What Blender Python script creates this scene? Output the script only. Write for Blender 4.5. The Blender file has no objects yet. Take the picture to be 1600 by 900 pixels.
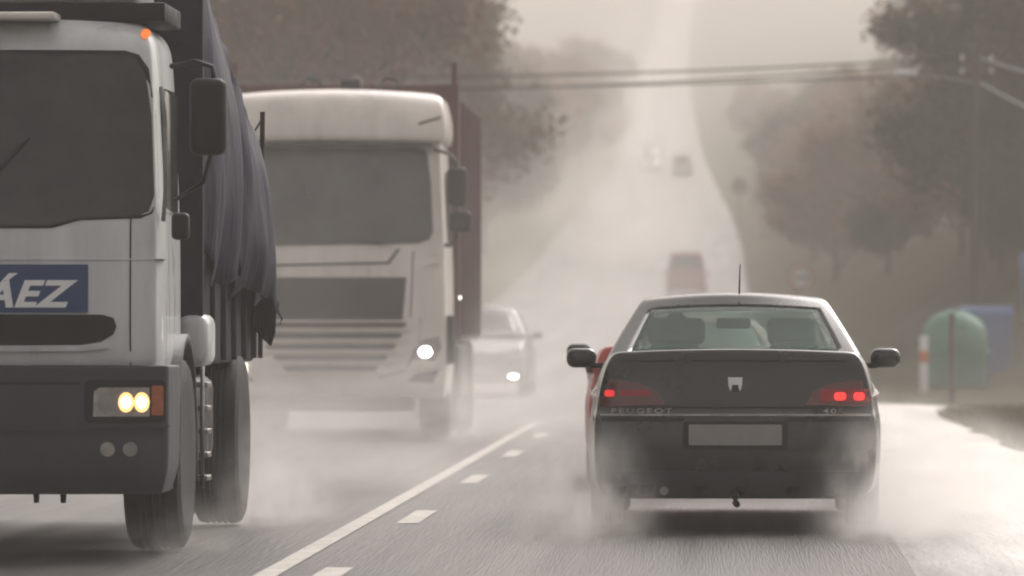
import bpy, bmesh, math, random
import numpy as np
from mathutils import Vector, Matrix
from mathutils.bvhtree import BVHTree
R = math.radians
random.seed(7)
rng = np.random.default_rng(7)
sc = bpy.context.scene
C = sc.collection

# ------------------------------------------------------------ camera, sky, sun, exposure
cam = bpy.data.cameras.new('camera'); camo = bpy.data.objects.new('camera', cam); C.objects.link(camo)
cam.sensor_width = 36; cam.lens = 202.5; cam.clip_start = 0.5; cam.clip_end = 6000
camo.location = (0, 0, 1.235)
camo.rotation_euler = (R(90 + 0.382), 0, R(1.942))
cam.dof.use_dof = True; cam.dof.focus_distance = 33.0; cam.dof.aperture_fstop = 3.6
sc.camera = camo
SUN_EL, SUN_AZ = 42.0, 28.0            # azimuth clockwise from +Y (ahead of the camera)
w = bpy.data.worlds.new('World'); sc.world = w; w.use_nodes = True
nt = w.node_tree; nt.nodes.clear()
sky = nt.nodes.new('ShaderNodeTexSky'); sky.sky_type = 'NISHITA'; sky.sun_disc = False
sky.sun_elevation = R(SUN_EL); sky.sun_rotation = R(SUN_AZ)
sky.dust_density = 6.0; sky.air_density = 0.8; sky.ozone_density = 0.6
hs = nt.nodes.new('ShaderNodeHueSaturation'); hs.inputs['Saturation'].default_value = 0.10
tint = nt.nodes.new('ShaderNodeMix'); tint.data_type = 'RGBA'; tint.blend_type = 'MULTIPLY'
tint.inputs['Factor'].default_value = 1.0; tint.inputs['B'].default_value = (1.0, 0.945, 0.925, 1)
bg = nt.nodes.new('ShaderNodeBackground'); bg.inputs['Strength'].default_value = 0.15
wo = nt.nodes.new('ShaderNodeOutputWorld')
nt.links.new(sky.outputs[0], hs.inputs['Color']); nt.links.new(hs.outputs[0], tint.inputs['A'])
nt.links.new(tint.outputs['Result'], bg.inputs['Color']); nt.links.new(bg.outputs[0], wo.inputs['Surface'])
sd = bpy.data.lights.new('sun', 'SUN'); sd.energy = 1.2; sd.angle = R(25); sd.color = (1.0, 0.94, 0.88)
so = bpy.data.objects.new('sun', sd); C.objects.link(so)
sdir = Vector((math.sin(R(SUN_AZ)) * math.cos(R(SUN_EL)), math.cos(R(SUN_AZ)) * math.cos(R(SUN_EL)), math.sin(R(SUN_EL))))
so.rotation_euler = sdir.to_track_quat('Z', 'Y').to_euler()
vs_ = sc.view_settings; vs_.view_transform = 'Standard'; vs_.look = 'None'; vs_.gamma = 1.0; vs_.exposure = 0.56
vs_.use_curve_mapping = False
sc.cycles.use_denoising = True
sc.cycles.max_bounces = 12; sc.cycles.volume_bounces = 4; sc.cycles.transparent_max_bounces = 12
sc.cycles.diffuse_bounces = 3; sc.cycles.glossy_bounces = 3; sc.cycles.transmission_bounces = 6
sc.cycles.filter_width = 2.0
sc.cycles.use_adaptive_sampling = False
sc.cycles.sample_clamp_indirect = 6.0
sc.cycles.volume_step_rate = 2.0
sc.cycles.volume_max_steps = 128

# ------------------------------------------------------------ materials
def mat(name, col, rough=.6, metal=0., noise=None, nscale=4., var=.25, bump=0., bscale=60., coat=0., emit=None, estr=0., trans=0., stretch=(1,1,1), ior=1.45, rvar=0.):
    m = bpy.data.materials.new(name); m.use_nodes = True
    n = m.node_tree.nodes; l = m.node_tree.links
    b = n['Principled BSDF']
    b.inputs['Base Color'].default_value = (*col, 1); b.inputs['Roughness'].default_value = rough
    b.inputs['Metallic'].default_value = metal; b.inputs['Coat Weight'].default_value = coat
    b.inputs['IOR'].default_value = ior; b.inputs['Transmission Weight'].default_value = trans
    tc = n.new('ShaderNodeTexCoord'); mp = n.new('ShaderNodeMapping'); mp.inputs['Scale'].default_value = stretch
    l.new(tc.outputs['Object'], mp.inputs['Vector'])
    ns = n.new('ShaderNodeTexNoise'); ns.inputs['Scale'].default_value = nscale; ns.inputs['Detail'].default_value = 6; ns.inputs['Roughness'].default_value = .62
    l.new(mp.outputs[0], ns.inputs['Vector'])
    cr = n.new('ShaderNodeValToRGB'); cr.color_ramp.elements[0].position = .3; cr.color_ramp.elements[1].position = .7
    c2 = noise if noise else tuple(min(1, c * (1 + var)) for c in col)
    cr.color_ramp.elements[0].color = (*[c * (1 - var) for c in col], 1); cr.color_ramp.elements[1].color = (*c2, 1)
    l.new(ns.outputs['Fac'], cr.inputs['Fac']); l.new(cr.outputs[0], b.inputs['Base Color'])
    if rvar:
        mr = n.new('ShaderNodeMapRange'); mr.inputs['From Min'].default_value = .35; mr.inputs['From Max'].default_value = .65
        mr.inputs['To Min'].default_value = max(.02, rough - rvar); mr.inputs['To Max'].default_value = min(1, rough + rvar)
        l.new(ns.outputs['Fac'], mr.inputs['Value']); l.new(mr.outputs[0], b.inputs['Roughness'])
    if bump:
        n2 = n.new('ShaderNodeTexNoise'); n2.inputs['Scale'].default_value = bscale; n2.inputs['Detail'].default_value = 4
        l.new(mp.outputs[0], n2.inputs['Vector'])
        bp = n.new('ShaderNodeBump'); bp.inputs['Strength'].default_value = bump; bp.inputs['Distance'].default_value = .02
        l.new(n2.outputs['Fac'], bp.inputs['Height']); l.new(bp.outputs[0], b.inputs['Normal'])
    if emit:
        b.inputs['Emission Color'].default_value = (*emit, 1); b.inputs['Emission Strength'].default_value = estr
    return m
M = {}
M['road'] = mat('wet_asphalt', (.040, .037, .035), .42, nscale=1.3, var=.4, bump=.5, bscale=110, stretch=(1, .014, 1), rvar=.10)
M['road'].node_tree.nodes['Bump'].inputs['Strength'].default_value = .35
M['road'].node_tree.nodes['Principled BSDF'].inputs['Specular IOR Level'].default_value = .32
M['apron'] = mat('wet_gravel_painted_glare', (.56, .54, .51), .36, nscale=.9, var=.24, bump=.5, bscale=25, rvar=.12, stretch=(1, .12, 1))  # pale tone paints in the glare on the wet lay-by
M['line'] = mat('road_paint', (.40, .38, .34), .5, nscale=5, var=.22, bump=.2)
M['ground'] = mat('verge_ground', (.026, .040, .008), .95, noise=(.062, .056, .020), nscale=.35, var=.45, bump=.6, bscale=3)
M['grass'] = mat('grass_blades', (.07, .10, .03), .7, noise=(.14, .12, .05), nscale=.4, var=.3)
for k_ in ('ground', 'grass'): M[k_].node_tree.nodes['Principled BSDF'].inputs['Specular IOR Level'].default_value = .1
M['kerbdirt'] = mat('pale_sand', (.4, .37, .31), .8, nscale=1.5, var=.3)
M['leaf_brown'] = mat('autumn_leaves', (.20, .075, .022), .7, noise=(.26, .115, .04), nscale=.5, var=.3)
M['leaf_green'] = mat('dark_leaves', (.032, .05, .016), .7, noise=(.06, .075, .025), nscale=.6, var=.3)
M['leaf_mix'] = mat('fading_leaves', (.11, .07, .018), .7, noise=(.18, .10, .03), nscale=.4, var=.3)
M['bark'] = mat('bark', (.06, .045, .035), .9, nscale=6, var=.35)
M['wood'] = mat('creosoted_wood', (.07, .045, .035), .85, nscale=8, var=.3, stretch=(1, 1, .1))
M['black_paint'] = mat('dark_green_paint', (.006, .009, .006), .26, coat=.35, nscale=2, var=.2, rvar=.06)
M['silver_paint'] = mat('silver_white_paint', (.52, .54, .54), .35, coat=.3, nscale=5, var=.15, rvar=.10, stretch=(1, 1, .22))
M['white_paint'] = mat('white_paint', (.68, .64, .59), .35, coat=.3, nscale=4, var=.13, rvar=.10, stretch=(1, 1, .22))
M['red_paint'] = mat('red_paint', (.38, .03, .02), .3, coat=.5, nscale=2, var=.1)
M['maroon'] = mat('maroon_steel', (.085, .030, .024), .6, nscale=3, var=.25)
M['grey_paint'] = mat('grey_paint', (.3, .29, .28), .35, coat=.4, nscale=2, var=.1)
M['plastic'] = mat('black_plastic', (.010, .010, .011), .5, nscale=6, var=.3, rvar=.12)
M['bumperplastic'] = mat('dusty_black_plastic', (.03, .034, .038), .6, nscale=3, var=.3, rvar=.1)
M['rubber'] = mat('tyre_rubber', (.016, .016, .016), .75, nscale=20, var=.3, bump=.4, bscale=80)
M['steel'] = mat('dull_steel', (.25, .24, .23), .45, metal=.8, nscale=6, var=.3)
M['chrome'] = mat('chrome', (.7, .7, .7), .22, metal=1., nscale=10, var=.05)
M['glass_dark'] = mat('dark_windscreen', (.008, .012, .012), .14, noise=(.045, .048, .045), nscale=1.6, var=.3)  # paler noise blotches stand for soft reflections in the panes
M['glass_clear'] = mat('tinted_glass', (.50, .60, .56), .04, trans=.84, nscale=3, var=.05, ior=1.03)
M['seat'] = mat('dark_upholstery', (.02, .022, .022), .9, nscale=12, var=.3)
M['beige'] = mat('pale_cloth', (.22, .27, .24), .85, nscale=12, var=.15)
M['skin'] = mat('skin', (.35, .2, .15), .6, nscale=8, var=.1)
M['jacket'] = mat('dark_jacket', (.03, .03, .035), .9, nscale=8, var=.2)
M['tarp'] = mat('blue_tarpaulin', (.008, .009, .030), .5, nscale=3, var=.35, bump=1.0, bscale=5, rvar=.12, stretch=(1.5, 2.2, .35))
M['tarp_dark'] = mat('faded_tarpaulin', (.014, .015, .02), .8, nscale=4, var=.4, bump=.4, bscale=8)
M['plastic'].node_tree.nodes['Principled BSDF'].inputs['Specular IOR Level'].default_value = .25
for k_ in ('tarp', 'tarp_dark'): M[k_].node_tree.nodes['Principled BSDF'].inputs['Specular IOR Level'].default_value = .22
M['signblue'] = mat('blue_sign', (.015, .05, .14), .45, nscale=4, var=.12)
M['white'] = mat('white_lettering', (.75, .76, .76), .5, nscale=6, var=.06)
M['lensclear'] = mat('lamp_glass', (.30, .28, .26), .15, nscale=20, var=.3, coat=1.)
M['lamp_on'] = mat('lit_lamp', (1, .9, .75), .3, emit=(1, .72, .36), estr=6)
M['lamp_warm'] = mat('warm_lamp_reflector', (1, .6, .3), .3, emit=(1, .50, .18), estr=1.1)
M['lamp_white'] = mat('lit_white_lamp', (1, 1, 1), .3, emit=(1, .95, .98), estr=22)
M['lamp_far'] = mat('lit_distant_lamp', (1, 1, 1), .3, emit=(1, .95, .9), estr=14)
M['led'] = mat('lit_led', (1, 1, 1), .3, emit=(1, .95, .8), estr=3.5)
M['amber'] = mat('amber_lens', (.35, .10, .04), .25, nscale=20, var=.2, coat=.8)
M['amber_on'] = mat('lit_amber_marker', (.8, .2, .05), .25, emit=(1, .25, .06), estr=.5)
M['tail'] = mat('red_lens', (.09, .007, .006), .25, nscale=30, var=.3, coat=.6)
M['tail_on'] = mat('lit_tail_lamp', (.8, .02, .02), .3, emit=(1, .035, .03), estr=1.1)
M['tail_dim'] = mat('dim_tail_lamp', (.16, .01, .01), .3, emit=(1, .03, .03), estr=.045)
M['tail_half'] = mat('half_lit_tail_lamp', (.5, .02, .02), .3, emit=(1, .03, .03), estr=.45)
M['plate'] = mat('blank_plate', (.24, .23, .215), .5, nscale=6, var=.1)
M['igloo'] = mat('green_fibreglass', (.02, .16, .10), .5, nscale=3, var=.15)
M['blue_bin'] = mat('blue_bin', (.03, .09, .24), .5, nscale=3, var=.2)
M['yellow_bin'] = mat('yellow_bin', (.5, .33, .04), .5, nscale=3, var=.15)
M['orange'] = mat('orange_band', (.6, .15, .03), .5, nscale=3, var=.1)
M['signred'] = mat('sign_red', (.30, .06, .06), .45, nscale=3, var=.1)
M['signwhite'] = mat('sign_white', (.6, .6, .6), .45, nscale=3, var=.05)
M['grille'] = mat('grille_black', (.035, .033, .032), .6, nscale=6, var=.2)

# ------------------------------------------------------------ helpers
def link(name, me, m, parent=None, loc=None, rot=None):
    o = bpy.data.objects.new(name, me); C.objects.link(o)
    if m is not None:
        me.materials.clear(); me.materials.append(m)
    if parent: o.parent = parent
    if loc is not None: o.location = loc
    if rot is not None: o.rotation_euler = rot
    return o
def tag(o, label=None, cat=None, group=None, kind=None):
    if label: o['label'] = label
    if cat: o['category'] = cat
    if group: o['group'] = group
    if kind: o['kind'] = kind
    return o
def empty(name, loc=(0, 0, 0), rz=0):
    o = bpy.data.objects.new(name, None); C.objects.link(o); o.location = loc; o.rotation_euler = (0, 0, rz); o.empty_display_size = .1
    return o
def copy_tree(o, parent=None):
    c = o.copy(); C.objects.link(c)
    if parent: c.parent = parent
    for ch in list(o.children): copy_tree(ch, c)
    return c
def me_from(verts, faces, smooth=True):
    me = bpy.data.meshes.new('m'); me.from_pydata([tuple(v) for v in verts], [], faces); me.update()
    if smooth:
        me.polygons.foreach_set('use_smooth', [True] * len(me.polygons))
    return me
def bm_me(bm, smooth=True, angle=None):
    bmesh.ops.recalc_face_normals(bm, faces=bm.faces[:])
    me = bpy.data.meshes.new('m'); bm.to_mesh(me); bm.free()
    if smooth: me.polygons.foreach_set('use_smooth', [True] * len(me.polygons))
    if angle: me.set_sharp_from_angle(angle=R(angle))
    return me
def bake(me, mods):
    o = bpy.data.objects.new('tmp', me); C.objects.link(o)
    for t, kw in mods:
        md = o.modifiers.new('m', t)
        for k, v in kw.items(): setattr(md, k, v)
    dg = bpy.context.evaluated_depsgraph_get(); dg.update()
    out = bpy.data.meshes.new_from_object(o.evaluated_get(dg))
    bpy.data.objects.remove(o)
    return out
def box(bm, x0, x1, y0, y1, z0, z1, bev=0.0, seg=2):
    b = bmesh.new(); r = bmesh.ops.create_cube(b, size=1)
    for v in b.verts:
        v.co = Vector(((x0 + x1) / 2 + v.co.x * (x1 - x0), (y0 + y1) / 2 + v.co.y * (y1 - y0), (z0 + z1) / 2 + v.co.z * (z1 - z0)))
    if bev: bmesh.ops.bevel(b, geom=b.edges[:], offset=bev, segments=seg, affect='EDGES', profile=.5)
    me = bpy.data.meshes.new('t'); b.to_mesh(me); b.free(); bm.from_mesh(me); bpy.data.meshes.remove(me)
def boxme(*a, **k):
    bm = bmesh.new(); box(bm, *a, **k); return bm_me(bm, True, 35)
def tube(bm, pts, rad, n=8):
    pts = [Vector(p) for p in pts]
    rads = rad if isinstance(rad, (list, tuple)) else [rad] * len(pts)
    rings = []
    up = Vector((0, 0, 1))
    for i, p in enumerate(pts):
        d = (pts[min(i + 1, len(pts) - 1)] - pts[max(i - 1, 0)]).normalized()
        a = d.cross(up if abs(d.z) < .95 else Vector((1, 0, 0))).normalized(); b = d.cross(a)
        rings.append([bm.verts.new(p + rads[i] * (math.cos(2 * math.pi * k / n) * a + math.sin(2 * math.pi * k / n) * b)) for k in range(n)])
    for r0, r1 in zip(rings, rings[1:]):
        for k in range(n): bm.faces.new((r0[k], r0[(k + 1) % n], r1[(k + 1) % n], r1[k]))
    bm.faces.new(rings[0]); bm.faces.new(rings[-1])
def tubeme(pts, rad, n=8):
    bm = bmesh.new(); tube(bm, pts, rad, n); return bm_me(bm, True, 50)
def lathe(bm, prof, axis='X', n=32, center=(0, 0, 0)):
    c = Vector(center); rings = []
    for (r, a) in prof:
        ring = []
        for k in range(n):
            t = 2 * math.pi * k / n
            if axis == 'X': p = Vector((a, r * math.cos(t), r * math.sin(t)))
            elif axis == 'Y': p = Vector((r * math.cos(t), a, r * math.sin(t)))
            else: p = Vector((r * math.cos(t), r * math.sin(t), a))
            ring.append(bm.verts.new(c + p))
        rings.append(ring)
    for r0, r1 in zip(rings, rings[1:]):
        for k in range(n): bm.faces.new((r0[k], r0[(k + 1) % n], r1[(k + 1) % n], r1[k]))
    bm.faces.new(rings[0]); bm.faces.new(rings[-1])
def latheme(*a, **k):
    bm = bmesh.new(); lathe(bm, *a, **k); return bm_me(bm, True, 40)
def shell(us, vs, ws, fn, cls, sub=2):
    """box grid mapped by fn(u, v, w) -> point; cls(side, i, j) -> material key or None; returns key -> mesh after subdivision"""
    vid = {}; V = []; F = []; K = []
    nu, nv, nw = len(us) - 1, len(vs) - 1, len(ws) - 1
    def v(i, j, k):
        if (i, j, k) not in vid:
            vid[(i, j, k)] = len(V); V.append(fn(us[i], vs[j], ws[k]))
        return vid[(i, j, k)]
    def q(side, a, b, ids):
        K.append(cls(side, a, b)); F.append(ids)
    for i in range(nu):
        for k in range(nw):
            q('rear', i, k, (v(i, 0, k), v(i + 1, 0, k), v(i + 1, 0, k + 1), v(i, 0, k + 1)))
            q('front', i, k, (v(i, nv, k), v(i, nv, k + 1), v(i + 1, nv, k + 1), v(i + 1, nv, k)))
    for j in range(nv):
        for k in range(nw):
            q('left', j, k, (v(0, j, k), v(0, j, k + 1), v(0, j + 1, k + 1), v(0, j + 1, k)))
            q('right', j, k, (v(nu, j, k), v(nu, j + 1, k), v(nu, j + 1, k + 1), v(nu, j, k + 1)))
    for i in range(nu):
        for j in range(nv):
            q('top', i, j, (v(i, j, nw), v(i + 1, j, nw), v(i + 1, j + 1, nw), v(i, j + 1, nw)))
            q('bottom', i, j, (v(i, j, 0), v(i, j + 1, 0), v(i + 1, j + 1, 0), v(i + 1, j, 0)))
    keys = sorted({k for k in K if k is not None}) + [None]
    me = me_from(V, F)
    for _ in keys: me.materials.append(None)
    me.polygons.foreach_set('material_index', [keys.index(k) for k in K])
    if sub: me = bake(me, [('SUBSURF', dict(levels=sub, render_levels=sub, boundary_smooth='PRESERVE_CORNERS'))])
    out = {}
    for ki, key in enumerate(keys):
        if key is None: continue
        bm = bmesh.new(); bm.from_mesh(me)
        bmesh.ops.delete(bm, geom=[f for f in bm.faces if f.material_index != ki], context='FACES')
        for f in bm.faces: f.material_index = 0
        m2 = bpy.data.meshes.new('m'); bm.to_mesh(m2); bm.free()
        m2.polygons.foreach_set('use_smooth', [True] * len(m2.polygons))
        out[key] = m2
    return out
def islands(me):
    bm = bmesh.new(); bm.from_mesh(me); bm.faces.ensure_lookup_table(); seen = set(); out = []
    for f in bm.faces:
        if f.index in seen: continue
        st = [f]; seen.add(f.index); grp = set()
        while st:
            g = st.pop(); grp.add(g.index)
            for e in g.edges:
                for h in e.link_faces:
                    if h.index not in seen: seen.add(h.index); st.append(h)
        out.append(grp)
    res = []
    for grp in out:
        b2 = bm.copy(); bmesh.ops.delete(b2, geom=[f for f in b2.faces if f.index not in grp], context='FACES')
        m2 = bpy.data.meshes.new('m'); b2.to_mesh(m2); b2.free(); m2.polygons.foreach_set('use_smooth', [True] * len(m2.polygons)); res.append(m2)
    bm.free(); return res
def solid(me, t, off=-1):
    return bake(me, [('SOLIDIFY', dict(thickness=t, offset=off))])
def bvh_of(*mes):
    V = []; F = []
    for me in mes:
        b = len(V); V += [v.co.copy() for v in me.vertices]; F += [[b + i for i in p.vertices] for p in me.polygons]
    return BVHTree.FromPolygons(V, F)
def rrect(x0, x1, z0, z1, r=.02, n=5, skew=0):
    r = min(r, (x1 - x0) / 2 - 1e-4, (z1 - z0) / 2 - 1e-4); P = []
    for cx, cz, a0 in ((x1 - r, z1 - r, 0), (x0 + r, z1 - r, 90), (x0 + r, z0 + r, 180), (x1 - r, z0 + r, 270)):
        for k in range(n + 1):
            a = R(a0 + 90 * k / n); P.append((cx + r * math.cos(a), cz + r * math.sin(a)))
    return P
def circ(cx, cz, r, n=20, sz=1): return [(cx + r * math.cos(2 * math.pi * k / n), cz + r * sz * math.sin(2 * math.pi * k / n)) for k in range(n)]
def patch(bvh, outline, off=.006, thick=.012, grid=.1, face=1, yfall=0.0, plane=None):
    """plate following the body surface. face=1: seen from -Y (rays go +Y); face=-1: seen from +Y; 'side': rays along X"""
    bm = bmesh.new(); vs = [bm.verts.new((x, 0, z)) for x, z in outline]; bm.faces.new(vs)
    xs = [p[0] for p in outline]; zs = [p[1] for p in outline]
    for a, no in ((xs, (1, 0, 0)), (zs, (0, 0, 1))):
        n = int((max(a) - min(a)) / grid)
        for k in range(1, n + 1):
            t = min(a) + (max(a) - min(a)) * k / (n + 1)
            bmesh.ops.bisect_plane(bm, geom=bm.verts[:] + bm.edges[:] + bm.faces[:], plane_co=(no[0] * t, 0, no[2] * t), plane_no=no)
    ys = {}
    for v in bm.verts:
        if plane is not None: y = plane
        else:
            h = None
            for sx, sz in ((0, 0), (-.01, 0), (.01, 0), (0, .01), (0, -.01), (-.03, 0), (.03, 0), (0, .03), (0, -.03)):
                h = bvh.ray_cast(Vector((v.co.x + sx, -50 * face, v.co.z + sz)), Vector((0, face, 0)))[0]
                if h is not None: break
            y = h.y if h is not None else yfall
        ys[v] = y
    ext = bmesh.ops.extrude_face_region(bm, geom=bm.faces[:])
    new = [g for g in ext['geom'] if isinstance(g, bmesh.types.BMVert)]
    newset = set(new)
    for v in list(ys):
        if v in newset: continue
    # base verts keep y - off (outer), new ones go inside
    pos = {(round(v.co.x, 5), round(v.co.z, 5)): y for v, y in ys.items()}
    for v in bm.verts:
        y = pos[(round(v.co.x, 5), round(v.co.z, 5))]
        v.co.y = y + (thick * face if v in newset else -off * face)
    return bm_me(bm, True, 40)
def text_me(body, size, depth, shear=0., offset=0., spacing=1.):
    cu = bpy.data.curves.new('t', 'FONT'); cu.body = body; cu.size = size; cu.extrude = depth; cu.shear = shear; cu.offset = offset; cu.space_character = spacing
    cu.align_x = 'LEFT'
    o = bpy.data.objects.new('t', cu); C.objects.link(o)
    dg = bpy.context.evaluated_depsgraph_get(); dg.update()
    me = bpy.data.meshes.new_from_object(o.evaluated_get(dg)); bpy.data.objects.remove(o)
    return me
def interp(y, X, Y):
    X = np.array(X, float); Y = np.array(Y, float)
    d = np.gradient(Y, X)
    y = np.clip(np.asarray(y, float), X[0], X[-1]); i = np.clip(np.searchsorted(X, y) - 1, 0, len(X) - 2)
    h = X[i + 1] - X[i]; t = (y - X[i]) / h
    return (2 * t**3 - 3 * t**2 + 1) * Y[i] + (t**3 - 2 * t**2 + t) * h * d[i] + (-2 * t**3 + 3 * t**2) * Y[i + 1] + (t**3 - t**2) * h * d[i + 1]

# ------------------------------------------------------------ road profile and terrain
PY = [-60, 0, 60, 100, 150, 200, 250, 375, 530, 700, 1000, 1300, 1500, 1900]
PZ = [0, 0, 0, .05, .5, 1.35, 2.6, 7.6, 16.0, 26.5, 47.5, 74, 86, 90]
PS = [0, 0, 0, 0, -.3, -.7, -1.0, -1.5, -2.2, -3.4, -5.2, -4.8, -4.8, -4.8]
PL = [-7.9, -7.9, -7.9, -7.9, -7.9, -7.9, -7.9, -7.9, -6.2, -5.6, -5.4, -5.4, -5.4, -5.4]
PR = [.80, .80, 1.3, 1.5, 2.0, 2.4, 2.8, 3.4, 2.2, 1.9, 1.9, 1.9, 1.9, 1.9]  # near edge drawn in to follow the painted glare
def zr(y): return float(interp(y, PY, PZ))
def sh(y): return float(interp(y, PY, PS))
def vnoise(x, y, s, seed=0):
    def h(i, j): return (np.sin(i * 127.1 + j * 311.7 + seed * 17.3) * 43758.5453) % 1.0
    x = x / s; y = y / s; i = np.floor(x); j = np.floor(y); fx = x - i; fy = y - j
    fx = fx * fx * (3 - 2 * fx); fy = fy * fy * (3 - 2 * fy)
    return (h(i, j) * (1 - fx) + h(i + 1, j) * fx) * (1 - fy) + (h(i, j + 1) * (1 - fx) + h(i + 1, j + 1) * fx) * fy
def terr(x, y):
    x = np.asarray(x, float); y = np.asarray(y, float)
    z = interp(y, PY, PZ); s = interp(y, PY, PS); L = interp(y, PY, PL) + s; Rr = interp(y, PY, PR) + s
    apron = np.clip((120 - y) / 25, 0, 1) * 8.0            # wet lay-by widens the flat near the bins
    dr = np.clip(x - Rr - 1.5 - apron, 0, None); dl = np.clip(L - 1.5 - x, 0, None)
    ramp = np.clip((y - 60) / 80, 0, 1)
    br = ramp * 5.5 * (1 - np.exp(-dr / 6.0)) + dr * .03
    bl = ramp * 3.0 * (1 - np.exp(-dl / 9.0)) + dl * .02
    n = (vnoise(x, y, 9) - .5) * .5 + (vnoise(x, y, 31, 3) - .5) * 1.6
    off = np.clip((dr + dl) / 8, 0, 1)
    return z + br + bl + n * off - .02
def T(x, y): return float(terr(np.array([x]), np.array([y]))[0])

def grid_me(xs, ys, zf, xf=None):
    V = []; F = []; nx = len(xs)
    for j, y in enumerate(ys):
        row = [xf(u, y) if xf else u for u in xs]
        z = zf(np.array(row), np.full(nx, float(y)))
        V += [(row[i], y, float(z[i])) for i in range(nx)]
    for j in range(len(ys) - 1):
        for i in range(nx - 1):
            a = j * nx + i; F.append((a, a + 1, a + nx + 1, a + nx))
    return me_from(V, F)
tx = np.concatenate([-np.geomspace(420, 16, 34), np.linspace(-15, 16, 63), np.geomspace(17, 420, 34)])
ty = np.concatenate([np.linspace(-60, 160, 110), np.geomspace(163, 1900, 170)])
tag(link('ground', grid_me(tx, ty, terr), M['ground']), kind='structure')
def lerp(a, b, t): return a + (b - a) * t
def road_x(u, y):
    L = float(interp(y, PY, PL)); Rr = float(interp(y, PY, PR)); return lerp(L, Rr, u) + sh(y)
ry = np.concatenate([np.linspace(-60, 150, 106), np.geomspace(152, 1880, 150)])
zroad = lambda x, y: interp(y, PY, PZ) + .03
tag(link('road', grid_me(np.linspace(0, 1, 13), ry, zroad, road_x), M['road']), kind='structure')
# wet lay-by right of the lane, glare painted pale, ragged towards the grass
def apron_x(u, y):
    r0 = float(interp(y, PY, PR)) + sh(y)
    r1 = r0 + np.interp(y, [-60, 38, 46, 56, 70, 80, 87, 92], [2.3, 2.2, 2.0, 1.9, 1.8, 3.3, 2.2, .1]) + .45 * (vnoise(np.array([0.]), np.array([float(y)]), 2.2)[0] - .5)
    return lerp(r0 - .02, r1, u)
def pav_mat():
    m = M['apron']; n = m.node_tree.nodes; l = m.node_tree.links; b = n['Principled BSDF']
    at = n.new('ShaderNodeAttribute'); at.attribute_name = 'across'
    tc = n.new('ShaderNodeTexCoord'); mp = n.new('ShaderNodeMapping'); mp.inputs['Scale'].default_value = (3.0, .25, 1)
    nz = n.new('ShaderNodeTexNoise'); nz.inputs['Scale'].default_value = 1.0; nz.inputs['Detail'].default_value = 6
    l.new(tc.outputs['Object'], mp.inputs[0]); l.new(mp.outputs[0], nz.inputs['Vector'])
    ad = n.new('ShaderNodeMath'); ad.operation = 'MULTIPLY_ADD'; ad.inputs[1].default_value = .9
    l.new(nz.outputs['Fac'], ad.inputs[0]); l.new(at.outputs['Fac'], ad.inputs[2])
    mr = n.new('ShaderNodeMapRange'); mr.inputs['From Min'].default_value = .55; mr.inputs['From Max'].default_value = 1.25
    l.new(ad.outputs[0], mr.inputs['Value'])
    mx = n.new('ShaderNodeMix'); mx.data_type = 'RGBA'; mx.inputs['A'].default_value = (.075, .072, .068, 1)  # asphalt tone fades outwards into the painted glare
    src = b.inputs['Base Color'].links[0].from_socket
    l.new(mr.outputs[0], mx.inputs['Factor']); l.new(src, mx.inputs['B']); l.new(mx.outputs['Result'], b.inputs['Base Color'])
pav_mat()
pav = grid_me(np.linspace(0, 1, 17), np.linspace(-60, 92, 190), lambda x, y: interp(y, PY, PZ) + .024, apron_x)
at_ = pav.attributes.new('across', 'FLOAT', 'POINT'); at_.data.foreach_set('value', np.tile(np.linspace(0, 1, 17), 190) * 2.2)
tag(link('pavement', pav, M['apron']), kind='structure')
# painted markings
def strip(segs, wd, xo):
    V = []; F = []
    for (y0, y1) in segs:
        n = max(1, int((y1 - y0) / 4)); 
        for k in range(n):
            a = lerp(y0, y1, k / n); b = lerp(y0, y1, (k + 1) / n); i = len(V)
            V += [(xo + sh(a) - wd / 2, a, zr(a) + .034), (xo + sh(a) + wd / 2, a, zr(a) + .034), (xo + sh(b) + wd / 2, b, zr(b) + .034), (xo + sh(b) - wd / 2, b, zr(b) + .034)]
            F.append((i, i + 1, i + 2, i + 3))
    return me_from(V, F)
tag(link('road_line', strip([(-60, 72)], .115, -2.14), M['line']), kind='structure')
tag(link('road_dashes', strip([(26.3 + 9 * k, 28.8 + 9 * k) for k in range(5)], .14, -1.84), M['line']), kind='structure')
tag(link('road_edge_line', strip([(-60, 130)], .13, -5.85), M['line']), kind='structure')

# ------------------------------------------------------------ haze box
bm = bmesh.new(); box(bm, -440, 440, -70, 1910, -6, 125)
hz = link('haze', bm_me(bm, False), None)
hm = bpy.data.materials.new('haze'); hm.use_nodes = True; hn = hm.node_tree; hn.nodes.clear()
ho = hn.nodes.new('ShaderNodeOutputMaterial'); pv = hn.nodes.new('ShaderNodeVolumePrincipled')
pv.inputs['Color'].default_value = (.955, .91, .86, 1); pv.inputs['Density'].default_value = .0016; pv.inputs['Anisotropy'].default_value = .1
hn.links.new(pv.outputs[0], ho.inputs['Volume']); hz.data.materials.append(hm); tag(hz, kind='stuff')

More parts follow.
